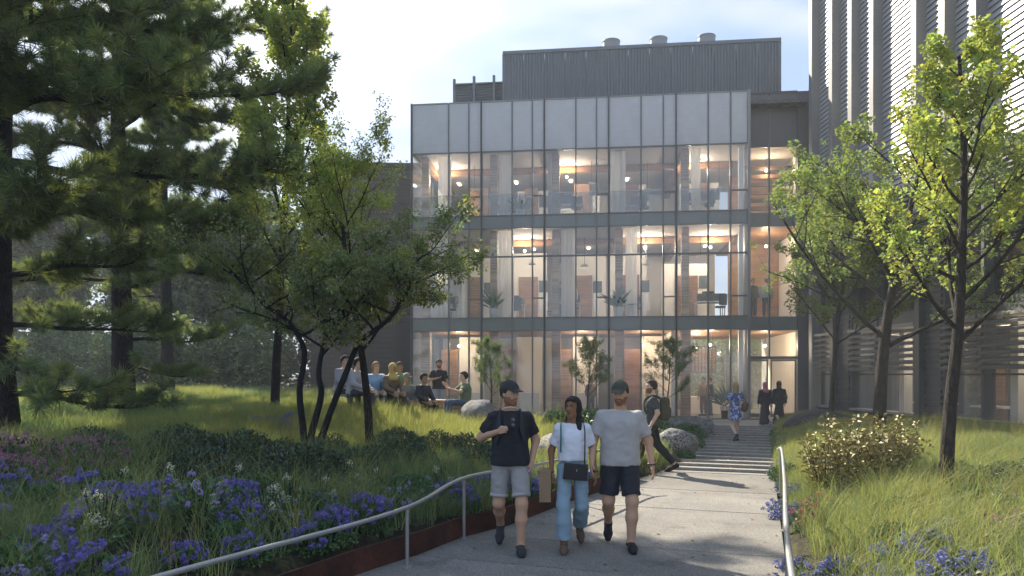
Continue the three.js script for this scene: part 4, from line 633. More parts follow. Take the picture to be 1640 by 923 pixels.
within('leafy green plant between the violet flowers of the shaded bed', 'green plants in the shaded bed', () => spread('ivy', 16, -4.2, -0.5, 4.8, 9.2, 0.35, 0.6, le));
spread('violet', 9, -4.4, -1.2, 4.6, 7.4, 0.7, 1.05, le);
within('fresh green plant in the deep grasses right of the handrail', 'green plants in the right bed', () => spread('ivy', 12, 0.4, 3.6, 5, 9, 0.3, 0.5, re));
// along the steps and the planters
many('ivy', [[1.3, 17.5, 1], [1.9, 18.2, 1.05], [2.6, 18.6, 1], [3.2, 17.9, .8], [3.7, 18.6, .9], [4.6, 19.3, .9], [3.9, 16.6, .6], [5.3, 21.5, .8], [6.0, 22.9, .7], [4.9, 19.9, .7]]);
within('small dark evergreen shrub edging the low steps', 'evergreen shrubs beside the steps', () => many('shrub', [[3.4, 15.8, .6], [3.9, 17.3, .6], [5.0, 20.6, .6], [5.7, 22.4, .6], [2.6, 15.2, .55], [6.4, 24.6, .6], [7.2, 27, .6]]));
many('yew', [[-1.3, 22.2, 1], [-0.2, 22.1, .9], [.6, 22.3, 1], [1.3, 22.0, 1.1], [1.9, 22.4, 1.2], [2.8, 22.3, 1.1], [3.5, 22.6, .8], [4.4, 22.5, .9], [5.2, 22.4, .8]].map(([x, d, s]) => [x, d, s]));
within('violet flowers in front of the long concrete planter', 'violet flowers by the planter', () => many('violet', [[0.1, 20.6, 1], [.5, 20.5, 1], [.9, 20.7, .9]]));
// right bed
many('blue', [[1.85, 4.9, .8], [2.15, 5.2, .8], [2.5, 5.0, .9], [2.85, 5.3, .8], [3.1, 5.0, .9], [2.25, 5.9, .75], [2.55, 6.5, .75], [3.4, 5.4, .7]]);
within('blue flower clump crowding the far part of the straight handrail', 'blue flowers by the handrail', () => spread('blue', 15, -0.06, 0.3, 8.6, 14.5, 0.5, 0.75, re));
within('small blue flower clump deep among the yellow grasses', 'blue flowers among the grasses', () => spread('blue', 6, 0.8, 4, 5.5, 9, 0.5, 0.7, re));
within('blue flower clump beside the low steps', 'blue flowers beside the steps', () => spread('blue', 4, 0.1, 0.35, 14.5, 22, 0.5, 0.7, re));
many('blue', [[2.55, 5.9, .75], [2.85, 6.1, .8], [3.2, 5.9, .8], [3.6, 6.2, .7], [2.75, 7.0, .65]]); many('red', [[4.7, 7.2, .8], [5.0, 7.6, .8], [4.9, 6.6, .8], [4.4, 6.4, .7]]); many('mauve', [[4.6, 6.7, .6], [5.1, 7.1, .6]]);
many('red', [[3.65, 8.9, 1], [3.95, 9.3, 1], [3.5, 8.4, .8], [4.25, 9.6, .8]]); spread('red', 9, 1.6, 4.2, 5.6, 10, 0.6, 0.8, re); within('dusty pink shrub half hidden in the tall yellow grasses', 'pink shrubs in the grasses', () => spread('mauve', 5, 2.6, 4.4, 6, 9.5, 0.55, 0.8, re));
many('bronze', [[4.3, 9.8, 1.1], [4.65, 10.1, 1.25], [5.05, 9.9, 1.15], [4.5, 9.5, .95], [5.35, 10.2, .9], [4.95, 9.5, .9], [5.6, 10.4, 1.0]]);
within('dark evergreen shrub behind the slim maple trunk in the grasses', 'evergreen shrubs behind the maple trunk', () => many('shrub', [[6.4, 9.6, .7], [6.9, 9.9, .7], [7.4, 9.4, .7], [6.1, 10.3, .6], [8, 10.2, .8]])); within('green shrub growing among the tall grasses of the right bed', 'green shrubs in the grasses', () => many('ivy', [[6.3, 10.2, .6], [7.2, 10.3, .6], [7.9, 9.3, .6], [4.9, 12.8, .5]])); within('low green shrub at the foot of the louvred windows', 'shrubs at the foot of the metal clad wall', () => spread('ivy', 9, 11.4, 12.1, 15, 27, 0.45, 0.6)); spread('cream', 7, 0.8, 3.2, 5.4, 9, 0.6, 0.85, re); within('small green shrub at the right edge of the steps', 'green shrubs right of the steps', () => spread('ivy', 5, 0.1, 0.4, 16, 24, 0.4, 0.5, re));
// rocks
function rock(name, label, pos, sx, sy, sz, mat, seed, smooth = 0.28) {
  const g = new THREE.IcosahedronGeometry(1, 14), p = g.attributes.position; const v = V(0, 0, 0), cuts = [], R = rng(seed); for (let k = 0; k < 9; k++) cuts.push([rdir(R), 0.72 + R() * 0.22]);
  for (let i = 0; i < p.count; i++) { v.fromBufferAttribute(p, i).normalize(); let r = 1; for (const [n, c] of cuts) { const q = v.dot(n); if (q > 0.01) r = Math.min(r, lerp(1, c / q, smooth > 0.3 ? 0.3 : 0.85)); } r *= 0.94 + 0.16 * (fbm3(v.x * 2 + seed, v.y * 2, v.z * 2, 4) - 0.5) + 0.03 * (fbm3(v.x * 9, v.y * 9, v.z * 9 + seed, 2) - 0.5); p.setXYZ(i, v.x * r * sx, v.y * r * sy, v.z * r * sz); }
  g.computeVertexNormals(); const uv = g.attributes.uv, nn = g.attributes.normal; for (let i = 0; i < p.count; i++) { const ax = Math.abs(nn.getX(i)), ay = Math.abs(nn.getY(i)), az = Math.abs(nn.getZ(i)); if (ax > ay && ax > az) uv.setXY(i, p.getZ(i), p.getY(i)); else if (ay > az) uv.setXY(i, p.getX(i), p.getZ(i)); else uv.setXY(i, p.getX(i), p.getY(i)); }
  g.computeVertexNormals(); const m = mesh(name, toCreasedNormals(g, 0.6), mat, null, pos, [0, seed, 0]); return tag(m, label, 'boulder');
}
rock('boulder', 'large pale grey boulder beside the sitting man in green', [-0.78, 0.78, -17.6], 0.72, 0.55, 0.55, M.rock, 2);
rock('boulder', 'speckled granite boulder beside the low steps', [3.9, 0.28, -16.9], 0.56, 0.4, 0.42, M.granite, 16);
rock('boulder', 'flat speckled stone half buried in the slope grass', [0.95, 0.45, -14.2], 0.75, 0.32, 0.45, M.granite, 7);
rock('boulder', 'grey boulder in the grass beside the long planter', [0.15, 0.5, -18.6], 0.6, 0.45, 0.5, M.rock, 12);
rock('boulder', 'smooth dark boulder at the right edge of the steps', [9.15, 0.28, -21.2], 1.15, 0.62, 0.9, M.rockDark, 9, 0.5);
// planters and wooden benches
{
  const pl = (x0, x1, d, h, label) => { const t = thing('concrete_planter', label, 'planter', [0, 0, 0]), w = x1 - x0; bar('planter_wall', M.planter, t, x0, x1, -0.1, h, -d, -d + 0.16); bar('planter_wall', M.planter, t, x0, x1, -0.1, h - 0.002, -d - 1.5, -d - 1.36); bar('planter_wall', M.planter, t, x0, x0 + 0.14, -0.1, h - 0.004, -d - 1.36, -d); bar('planter_wall', M.planter, t, x1 - 0.14, x1, -0.1, h - 0.004, -d - 1.36, -d); bar('soil', M.soil, t, x0 + 0.14, x1 - 0.14, -0.1, h - 0.1, -d - 1.36, -d); return t; };
  pl(-1.7, 1.75, 21.6, 0.42, 'long low concrete planter holding conifer shrubs and violet flowers'); pl(1.95, 3.45, 21.7, 0.42, 'short concrete planter with a bushy young tree'); pl(3.6, 6.1, 21.9, 0.55, 'concrete planter wall beside the steps and lobby');
  const bench = (x, y, d, w, h, dep, turn, n, label) => { const t = thing('timber_bench', label, 'bench', [x, y, -d], turn); mesh('core', bx(w - 0.06, h - 0.05, dep - 0.06), M.woodDark, t, [0, h / 2 - 0.03, 0]); for (let k = 0; k < n; k++) { mesh('slat', bx(w / n - 0.012, h - 0.02, 0.03), M.woodPale, t, [-w / 2 + (k + 0.5) * w / n, h / 2 - 0.01, dep / 2 - 0.012]); mesh('top_slat', bx(w / n - 0.012, 0.035, dep - 0.06), M.woodPale, t, [-w / 2 + (k + 0.5) * w / n, h - 0.018, -0.032]); } for (const s of [-1, 1]) mesh('end_panel', bx(0.03, h - 0.03, dep - 0.04), M.woodPale, t, [s * (w / 2 - 0.01), h / 2 - 0.015, -0.02]); return t; };
  bench(-1.75, 0.55, 19.7, 1.25, 0.66, 0.8, -0.12, 14, 'pale slatted timber bench block between the standing man and the slope');
  bench(-3.05, 0.86, 17.7, 0.85, 0.62, 0.5, 0.1, 8, 'pale timber bench under the people sitting highest on the slope');
  bench(-2.55, 0.62, 18.4, 0.9, 0.55, 0.5, 0.0, 8, 'pale timber bench under the two men sitting lower on the slope');
}

{ // a few fallen leaves on the paving
  const R = rng(777), gb = new GB(), list = [], cols = []; addLeaf(gb, V(0, 0.004, 0), V(1, 0, 0), V(0, 1, 0), 0.055, 0.04, 0.18); const g = gb.build();
  for (let k = 0; k < 240; k++) { const d = 4 + R() * 14, l = along(LEFT, d), r = along(RIGHT, d), t = R() < 0.7 ? (R() < 0.6 ? 0.02 + Math.pow(R(), 2) * 0.3 : 0.98 - Math.pow(R(), 2) * 0.25) : R(), x = lerp(l, r, t); list.push(new THREE.Matrix4().compose(V(x, 0.003, -d), new THREE.Quaternion().setFromEuler(new THREE.Euler(0, R() * 6.283, 0)), V(1, 1, 1).multiplyScalar(0.5 + R() * 0.6))); cols.push(lin(0.5 + R() * 0.5, 0.35 + R() * 0.4, 0.15 + R() * 0.15)); }
  tag(instanced('fallen_leaves', g, leaf(0.3, 0.25, 0.12, 0.2), list, null, cols), 'small dry leaves scattered on the path', 'leaves');
}
// ---------------------------------------------------------------- people
// smooth union of tapered capsules, meshed with surface nets
function netMesh(field, lo, hi, cell) {
  const n = [0, 1, 2].map((i) => Math.max(3, Math.ceil((hi[i] - lo[i]) / cell) + 1)), [nx, ny, nz] = n, val = new Float32Array(nx * ny * nz), id = new Int32Array(nx * ny * nz).fill(-1);
  let q = 0; for (let k = 0; k < nz; k++) for (let j = 0; j < ny; j++) for (let i = 0; i < nx; i++) val[q++] = field(lo[0] + i * cell, lo[1] + j * cell, lo[2] + k * cell);
  const pos = [], idx = [], at = (i, j, k) => (k * ny + j) * nx + i;
  for (let k = 0; k + 1 < nz; k++) for (let j = 0; j + 1 < ny; j++) for (let i = 0; i + 1 < nx; i++) {
    const c = [at(i, j, k), at(i + 1, j, k), at(i, j + 1, k), at(i + 1, j + 1, k), at(i, j, k + 1), at(i + 1, j, k + 1), at(i, j + 1, k + 1), at(i + 1, j + 1, k + 1)];
    let m = 0; for (let t = 0; t < 8; t++) if (val[c[t]] < 0) m |= 1 << t; if (m === 0 || m === 255) continue;
    let sx = 0, sy = 0, sz = 0, cnt = 0;
    for (const [a, b] of EDGES) { const va = val[c[a]], vb = val[c[b]]; if ((va < 0) === (vb < 0)) continue; const t = va / (va - vb); sx += (a & 1) + ((b & 1) - (a & 1)) * t; sy += ((a >> 1) & 1) + (((b >> 1) & 1) - ((a >> 1) & 1)) * t; sz += (a >> 2) + ((b >> 2) - (a >> 2)) * t; cnt++; }
    id[c[0]] = pos.length / 3; pos.push(lo[0] + (i + sx / cnt) * cell, lo[1] + (j + sy / cnt) * cell, lo[2] + (k + sz / cnt) * cell);
  }
  const quad = (a, b, c, d, flip) => { if (a < 0 || b < 0 || c < 0 || d < 0) return; if (flip) idx.push(a, c, b, a, d, c); else idx.push(a, b, c, a, c, d); };
  for (let k = 1; k + 1 < nz; k++) for (let j = 1; j + 1 < ny; j++) for (let i = 1; i + 1 < nx; i++) {
    const o = at(i, j, k), s = val[o] < 0;
    if (s !== val[at(i + 1, j, k)] < 0) quad(id[at(i, j - 1, k - 1)], id[at(i, j, k - 1)], id[o], id[at(i, j - 1, k)], !s);
    if (s !== val[at(i, j + 1, k)] < 0) quad(id[at(i - 1, j, k - 1)], id[at(i - 1, j, k)], id[o], id[at(i, j, k - 1)], !s);
    if (s !== val[at(i, j, k + 1)] < 0) quad(id[at(i - 1, j - 1, k)], id[at(i, j - 1, k)], id[o], id[at(i - 1, j, k)], !s);
  }
  const g = new THREE.BufferGeometry(); g.setAttribute('position', new THREE.Float32BufferAttribute(pos, 3)); g.setIndex(idx); g.computeVertexNormals(); return g;
}
const EDGES = [[0, 1], [2, 3], [4, 5], [6, 7], [0, 2], [1, 3], [4, 6], [5, 7], [0, 4], [1, 5], [2, 6], [3, 7]];
// bone: [ax,ay,az, bx,by,bz, ra, rb, {cut, fz}]
function boneField(bones, k, clips = [], wob = 0, seed = 0) {
  const B = bones.map(([a, b, ra, rb, o = {}]) => { const d = [b[0] - a[0], b[1] - a[1], b[2] - a[2]], l2 = d[0] ** 2 + d[1] ** 2 + d[2] ** 2 || 1e-9, l = Math.sqrt(l2); return { a, d, l2, l, ra, rb, cut: o.cut, fz: o.fz ?? 1 }; });
  return (x, y, z) => {
    let r = 1e3;
    for (const b of B) {
      const px = x - b.a[0], py = y - b.a[1], pz = z - b.a[2]; let t = (px * b.d[0] + py * b.d[1] + pz * b.d[2]) / b.l2; const tc = t < 0 ? 0 : t > 1 ? 1 : t;
      const qx = px - b.d[0] * tc, qy = py - b.d[1] * tc, qz = (pz - b.d[2] * tc) / b.fz; let d = Math.sqrt(qx * qx + qy * qy + qz * qz) - (b.ra + (b.rb - b.ra) * tc);
      if (b.cut) { const e = (t - 1) * b.l; if (e > d) d = e; }
      if (d > r + k) continue; if (r > d + k) { r = d; continue; }
      const h = 0.5 + 0.5 * (r - d) / k; r = r + (d - r) * h - k * h * (1 - h);
    }
    for (const [nx, ny, nz, c] of clips) { const e = nx * x + ny * y + nz * z - c; if (e > r) r = e; }
    if (wob && r < 0.03 && r > -0.03) r += wob * (noise3(x * 9 + seed, y * 14 + x * 8, z * 9) - 0.5) * 1.6 + wob * 1.1 * (noise3(x * 20 + y * 16, y * 26 - x * 14 + seed, z * 20) - 0.5);
    return r;
  };
}
function bonesGeo(bones, k, cell, clips, wob, seed) {
  const lo = [1e9, 1e9, 1e9], hi = [-1e9, -1e9, -1e9];
  for (const [a, b, ra, rb, o] of bones) for (const [p, r] of [[a, ra], [b, rb]]) for (let i = 0; i < 3; i++) { lo[i] = Math.min(lo[i], p[i] - r - 3 * cell - 0.01); hi[i] = Math.max(hi[i], p[i] + r + 3 * cell + 0.01); }
  return netMesh(boneField(bones, k, clips, wob, seed), lo, hi, cell);
}
const ell3 = (x, y, z, cx, cy, cz, rx, ry, rz) => { const a = (x - cx) / rx, b = (y - cy) / ry, c = (z - cz) / rz, q = Math.sqrt(a * a + b * b + c * c); return (q - 1) * Math.min(rx, ry, rz); };
const smin = (a, b, k) => { const h = clamp(0.5 + 0.5 * (b - a) / k); return lerp(b, a, h) - k * h * (1 - h); };
const cap = (x, y, z, a, b, ra, rb) => { const d = [b[0] - a[0], b[1] - a[1], b[2] - a[2]], p = [x - a[0], y - a[1], z - a[2]], t = clamp((p[0] * d[0] + p[1] * d[1] + p[2] * d[2]) / (d[0] ** 2 + d[1] ** 2 + d[2] ** 2)); return Math.hypot(p[0] - d[0] * t, p[1] - d[1] * t, p[2] - d[2] * t) - lerp(ra, rb, t); };
const skull = (x, y, z) => ell3(x, y, z, 0, 0.03, -0.012, 0.076, 0.092, 0.096);
function headField(x, y, z) {
  const m = Math.abs(x); let d = skull(x, y, z);
  d = smin(d, ell3(x, y, z, 0, -0.03, 0.022, 0.06, 0.086, 0.07), 0.03); d = smin(d, cap(m, y, z, [0.042, -0.055, -0.005], [0.012, -0.1, 0.062], 0.024, 0.019), 0.025);
  d = smin(d, cap(m, y, z, [0.0, 0.028, 0.088], [0.045, 0.03, 0.066], 0.012, 0.01), 0.012);                                     // brow
  d = Math.max(d, -(Math.hypot(m - 0.032, y - 0.007, z - 0.1) - 0.017)); d = smin(d, Math.hypot(m - 0.032, y - 0.006, z - 0.074) - 0.0135, 0.004);   // socket, eyeball
  d = smin(d, cap(x, y, z, [0, 0.012, 0.09], [0, -0.028, 0.11], 0.0075, 0.0125), 0.01); d = smin(d, cap(m, y, z, [0.008, -0.034, 0.098], [0.013, -0.033, 0.09], 0.008, 0.006), 0.006);
  d = smin(d, cap(m, y, z, [0, -0.058, 0.09], [0.02, -0.06, 0.078], 0.0065, 0.004), 0.006); d = smin(d, cap(m, y, z, [0, -0.07, 0.088], [0.017, -0.069, 0.078], 0.0065, 0.004), 0.006);
  d = smin(d, ell3(m, y, z, 0.079, -0.005, -0.008, 0.011, 0.032, 0.019), 0.008);
  return smin(d, cap(x, y, z, [0, -0.07, -0.025], [0, -0.2, -0.04], 0.053, 0.06), 0.03);
}
const headBase = netMesh(headField, [-0.11, -0.22, -0.13], [0.11, 0.14, 0.14], 0.0052);
function headGeo(o) {                                                     // colours relative to the skin: lips, brows, eyes, stubble
  const g = headBase.clone(), p = g.attributes.position, c = new Float32Array(p.count * 3), hair = o.browTint ?? [0.12, 0.1, 0.09];
  for (let i = 0; i < p.count; i++) {
    const x = Math.abs(p.getX(i)), y = p.getY(i), z = p.getZ(i); let k = [1, 1, 1];
    if (z > 0.06 && x < 0.024 && y < -0.054 && y > -0.075) k = [0.85, 0.55, 0.55];
    if (z > 0.055 && x > 0.012 && x < 0.05 && Math.abs(y - 0.03 - 0.1 * (0.035 - Math.abs(x - 0.03)) * 0.3) < 0.007) k = hair;
    const e = Math.hypot(x - 0.032, y - 0.006); if (z > 0.068 && e < 0.0135 && Math.abs(y - 0.006) < 0.0075) k = e < 0.0065 ? [0.05, 0.05, 0.06] : [1.25, 1.5, 1.7]; else if (z > 0.06 && e < 0.017 && y > 0.006 && Math.abs(y - 0.006) < 0.011) k = hair;
    if (o.beard && y < -0.03 && z > -0.02 && y > -0.135 && !(x < 0.02 && y > -0.073 && y < -0.056) && (y < -0.05 || x > 0.05 || (y < -0.04 && x < 0.03)) && !(y > -0.045 && x < 0.045 && x > 0.03)) k = o.beard;
    c.set(k, i * 3);
  }
  g.setAttribute('color', new THREE.BufferAttribute(c, 3)); if (o.female) g.scale(0.95, 0.97, 0.95); return g;
}
function handGeo(curl) {                                                    // left hand, wrist at 0, fingers to -y, thumb to +z, palm to -x
  const B = [[[0, 0.02, 0], [0, -0.03, 0.004], 0.024, 0.023, { }], [[0, -0.03, -0.018], [0, -0.075, -0.024], 0.0155, 0.012], [[0, -0.03, 0], [0, -0.085, 0.0], 0.0165, 0.0125], [[0, -0.03, 0.012], [0, -0.083, 0.024], 0.0165, 0.0125]];
  [[0.026, 0.034, 0.9], [0.009, 0.039, 1], [-0.009, 0.036, 1.03], [-0.025, 0.028, 1.1]].forEach(([z, l, cf]) => { let a = 0.12 * cf, p = [0, -0.084 + Math.abs(z) * 0.3, z]; for (let s = 0; s < 3; s++) { const len = l * (s ? 0.78 - 0.12 * s : 1), q = [p[0] - Math.sin(a) * len, p[1] - Math.cos(a) * len, p[2] * 1.03]; B.push([p, q, 0.0098 - s * 0.0012, 0.009 - s * 0.0014]); p = q; a += curl * cf; } });
  B.push([[-0.004, -0.02, 0.018], [-0.014, -0.052, 0.04], 0.0135, 0.0115], [[-0.014, -0.052, 0.04], [-0.022 - curl * 0.008, -0.086, 0.043 - curl * 0.01], 0.011, 0.0085]);
  return bonesGeo(B, 0.006, 0.0048);
}
const HANDS = { relaxed: handGeo(0.35), fist: handGeo(1.25) };
const mirrorGeo = (g) => { const h = g.clone(); h.scale(-1, 1, 1); const a = h.index.array; for (let i = 0; i < a.length; i += 3) { const t = a[i]; a[i] = a[i + 1]; a[i + 1] = t; } h.computeVertexNormals(); return h; };
const vadd = (a, b) => [a[0] + b[0], a[1] + b[1], a[2] + b[2]], vmix = (a, b, t) => [lerp(a[0], b[0], t), lerp(a[1], b[1], t), lerp(a[2], b[2], t)], vsub = (a, b) => [a[0] - b[0], a[1] - b[1], a[2] - b[2]];
const STAND = { pelvis: [0, 0.95, 0], chest: [0, 1.28, 0], neck: [0, 1.46, -0.01], head: [0, 1.615, 0.02], shL: [0.172, 1.362, -0.01], elL: [0.235, 1.12, -0.03], wrL: [0.25, 0.87, 0.05], shR: [-0.172, 1.362, -0.01], elR: [-0.235, 1.12, -0.03], wrR: [-0.25, 0.87, 0.05], hipL: [0.088, 0.92, 0], knL: [0.1, 0.5, 0.02], anL: [0.105, 0.08, -0.02], toL: [0.125, 0.03, 0.15], hipR: [-0.088, 0.92, 0], knR: [-0.1, 0.5, 0.02], anR: [-0.105, 0.08, -0.02], toR: [-0.125, 0.03, 0.15] };
const lift = (o, dy, keys) => { const r = {}; for (const k of keys) r[k] = vadd(o[k], [0, dy, 0]); return r; };
const cloth = (c, rough = 0.9) => new THREE.MeshPhysicalMaterial({ color: lin(...c), roughness: rough, sheen: 0.4, sheenColor: lin(...c.map((x) => Math.min(1, x * 1.5 + 0.05))), sheenRoughness: 0.6 });
const matCache = new Map(), clothM = (c) => { const k = 'c' + c; if (!matCache.has(k)) matCache.set(k, cloth(c)); return matCache.get(k); }, skinM = (c) => { const k = 's' + c; if (!matCache.has(k)) matCache.set(k, phys(...c, 0.55, { vertexColors: true, specularIntensity: 0.5 })); return matCache.get(k); }, hairM = (c) => { const k = 'h' + c; if (!matCache.has(k)) matCache.set(k, std(...c, 0.85)); return matCache.get(k); };
function orient(g, from, to, thumb) {                                      // -y of the hand along the forearm, +z towards thumb
  const y = V(...from).sub(V(...to)).normalize(), z = V(...thumb); z.addScaledVector(y, -z.dot(y)).normalize(); const x = V(0, 0, 0).crossVectors(y, z), m = new THREE.Matrix4().makeBasis(x, y, z).setPosition(V(...to)); const h = g.clone(); h.applyMatrix4(m); return h;
}
const white = (g) => { const n = g.attributes.position.count; if (!g.attributes.color) g.setAttribute('color', new THREE.BufferAttribute(new Float32Array(n * 3).fill(1), 3)); return g; };
function person(o) {
  const J = { ...STAND, ...(o.J ?? {}) }, g = o.girth ?? 1, c = o.cell ?? 0.02, t = thing('person', o.label, 'person', o.pos, o.yaw ?? 0, o.group), far = c > 0.018; t.scale.setScalar((o.h ?? 1.75) / 1.75);
  const torso = (e) => [[J.hipL, J.hipR, 0.09 * g + e, 0.09 * g + e, { fz: 1.1 }], [J.pelvis, vmix(J.pelvis, J.chest, 0.5), 0.124 * g + e, 0.122 * g + e, { fz: 0.82 }], [vmix(J.pelvis, J.chest, 0.5), J.chest, 0.122 * g + e, 0.128 * g + e, { fz: 0.84 }], [vadd(J.chest, vmix([0, 0, 0], vsub(J.shL, J.shR), 0.14)), vadd(J.chest, vmix([0, 0, 0], vsub(J.shR, J.shL), 0.14)), 0.118 * g + e, 0.118 * g + e, { fz: 0.88 }], [vmix(vmix(J.shL, J.shR, 0.5), J.neck, 0.4), J.shL, 0.05 + e, 0.046 + e], [vmix(vmix(J.shL, J.shR, 0.5), J.neck, 0.4), J.shR, 0.05 + e, 0.046 + e]];
  const arm = (s, e, end, cut) => { const a = J['sh' + s], b = J['el' + s], w = J['wr' + s], r = o.armR ?? 1; const out = [[a, end < 1 ? vmix(a, b, end) : b, 0.05 * r + e, lerp(0.051, 0.043, Math.min(1, end)) * r + e, { cut: cut && end <= 1 }]]; if (end > 1) out.push([b, vmix(b, w, end - 1), 0.043 * r + e, lerp(0.042, 0.028, end - 1) * r + e, { cut }]); return out; };
  const leg = (s, e, end, cut, flare = 0) => { const a = J['hip' + s], b = J['kn' + s], w = J['an' + s], r = o.legR ?? 1; const out = [[a, end < 1 ? vmix(a, b, end) : b, 0.083 * g * r + e, (lerp(0.083, 0.06, Math.min(1, end)) * r + e) + (end < 1 ? flare : 0), { cut: cut && end <= 1 }]]; if (end > 1) out.push([b, vmix(b, vmix(b, w, 0.4), Math.min(1, (end - 1) / 0.4)), 0.06 * r + e, 0.058 * r + e + flare * 0.5, { cut: cut && end <= 1.4 }]); if (end > 1.4) out.push([vmix(b, w, 0.4), vmix(b, w, end - 1), 0.057 * r + e + flare * 0.5, lerp(0.057, 0.039, (end - 1.4) / 0.6) * r + e + flare, { cut }]); return out; };
  const foot = (s, e) => { const a = J['an' + s], q = J['to' + s], heel = vadd(a, [(a[0] - q[0]) * 0.3, -0.035, (a[2] - q[2]) * 0.3]), ball = vmix(a, q, 0.72); ball[1] = lerp(a[1], q[1], 0.85); return [[heel, ball, 0.036 + e, 0.04 + e], [ball, vmix(a, q, 1.12), 0.04 + e, 0.028 + e], [a, heel, 0.036 + e, 0.036 + e]]; };
  const axis = vsub(J.chest, J.pelvis), al = Math.hypot(...axis), ax = axis.map((v) => v / al), along3 = (p) => ax[0] * p[0] + ax[1] * p[1] + ax[2] * p[2];
  // skin
  const parts = [white(bonesGeo([...torso(-0.004), ...arm('L', 0, 2), ...arm('R', 0, 2), ...leg('L', 0, 2), ...leg('R', 0, 2), ...foot('L', -0.004), ...foot('R', -0.004), [J.neck, vmix(J.neck, J.head, 0.4), 0.06, 0.054]], 0.035, c))];
  const H = o.head ?? {}, hm = new THREE.Matrix4().compose(V(...J.head), new THREE.Quaternion().setFromEuler(new THREE.Euler(H.pitch ?? 0, H.yaw ?? 0, H.roll ?? 0, 'YXZ')), V(1, 1, 1).multiplyScalar(H.size ?? 1));
  parts.push(headGeo(H).applyMatrix4(hm));
  for (const s of ['L', 'R']) { const base = HANDS[o['hand' + s] ?? 'relaxed'], hg = s === 'L' ? base : mirrorGeo(base), f = vmix(J['el' + s], J['wr' + s], 0.9), th = o['thumb' + s] ?? [0, 0.1, 1]; const h2 = s === 'L' ? orient(hg, f, J['wr' + s], th) : orient(hg, f, J['wr' + s], th); parts.push(white(h2)); }
  mesh('body', mergeGeometries(parts.map((q) => { const r = q.clone(); for (const k of Object.keys(r.attributes)) if (!['position', 'normal', 'color'].includes(k)) r.deleteAttribute(k); return r; })), skinM(o.skin ?? [0.5, 0.3, 0.2]), t);
  const put = (name, geo, col) => mesh(name, geo, clothM(col), t), sd = (o.seed ?? 1) * 7.3, w = far ? 0.005 : 0.009;
  // lower garment
  const b = o.bottom; if (b) {
    const waist = along3(J.pelvis) + (b.rise ?? 0.09);
    if (b.skirt) put(b.name ?? 'skirt', bonesGeo([[J.hipL, J.hipR, 0.125, 0.125], [J.pelvis, b.skirt, 0.14, b.wide ?? 0.22, { cut: true, fz: 0.85 }]], 0.06, c * 0.9, [[...ax, waist]], w, sd), b.color);
    else put(b.name ?? 'trousers', bonesGeo([[J.hipL, J.hipR, 0.092 * g + 0.012, 0.092 * g + 0.012, { fz: 1.1 }], [J.pelvis, vmix(J.pelvis, J.chest, 0.5), 0.125 * g + 0.006, 0.122 * g + 0.006, { fz: 0.84 }], ...leg('L', b.loose ?? 0.014, b.end ?? 1.95, true, b.flare ?? 0.005), ...leg('R', b.loose ?? 0.014, b.end ?? 1.95, true, b.flare ?? 0.005)], 0.025, far ? c * 0.9 : 0.011, [[...ax, waist]], w, sd), b.color);
    if (b.cuff) for (const s of ['L', 'R']) { const a = J['hip' + s], k = J['kn' + s], p = vmix(a, k, b.end - 0.07), q = vmix(a, k, b.end + 0.005), r = lerp(0.083, 0.06, b.end) + b.loose + b.flare + 0.006; put('cuff', bonesGeo([[vmix(p, q, -0.2), q, r, r, { cut: true }]], 0.01, 0.011, [[...vsub(p, q).map((v) => v / Math.hypot(...vsub(p, q))), 0].slice(0, 3).concat([vsub(p, q).map((v) => v / Math.hypot(...vsub(p, q))).reduce((s2, v, i) => s2 + v * p[i], 0)])]), b.cuff); }
  }
  // upper garment
  const u = o.top; if (u) {
    const hem = along3(J.pelvis) + (u.hem ?? -0.06), e = u.loose ?? 0.016, bl = (b?.loose ?? 0.014) + 0.008, list = [...torso(e), ...(b ? [...[-1, 1].map((q) => { const sv = vsub(J.shL, J.shR).map((v) => v / Math.hypot(...vsub(J.shL, J.shR))), off = (p, k) => vadd(p, sv.map((v) => v * q * k)); return [off(vmix(J.pelvis, J.chest, 0.95), 0.055 * g), off(vadd(J.pelvis, ax.map((v) => v * -0.14)), 0.066 * g), 0.117 * g + e, 0.118 * g + 0.016, { fz: 1 }]; })] : []), ...arm('L', e + 0.006, u.sleeve ?? 0.72, true), ...arm('R', e + 0.006, u.sleeve ?? 0.72, true), [vmix(J.chest, J.neck, 0.6), J.neck, 0.075, 0.06]]; if (u.skirt) list.push([J.pelvis, u.skirt, 0.14, u.wide ?? 0.2, { cut: true, fz: 0.85 }]);
    const top = along3(J.neck) + (u.collar ?? -0.016), clips = [[...ax, top]]; if (!u.skirt) clips.push([-ax[0], -ax[1], -ax[2], -hem]);
    const ug = bonesGeo(list, 0.03, far ? c * 0.9 : 0.011, clips, w, sd + 3);
    if (u.print) { const q = ug.attributes.position, col = new Float32Array(q.count * 3); for (let i = 0; i < q.count; i++) { const n = noise3(q.getX(i) * 26, q.getY(i) * 26, q.getZ(i) * 26); col.set(n > 0.58 ? u.print : u.color, i * 3); } ug.setAttribute('color', new THREE.BufferAttribute(col, 3)); mesh(u.name, ug, phys(1, 1, 1, 0.9, { vertexColors: true }), t); }
    else put(u.name ?? 'shirt', ug, u.color);
  }
  // shoes, hair, headwear
  if (o.shoes) put('shoes', mergeGeometries([bonesGeo(foot('L', 0.007), 0.02, far ? 0.014 : 0.009, [[0, -1, 0, 0.0]]), bonesGeo(foot('R', 0.007), 0.02, far ? 0.014 : 0.009, [[0, -1, 0, 0.0]])]), o.shoes);
  const hg = (name, fn, lo, hi, m, cell = 0.0075) => { const q = netMesh(fn, lo, hi, cell); q.applyMatrix4(hm); return mesh(name, q, m, t); };
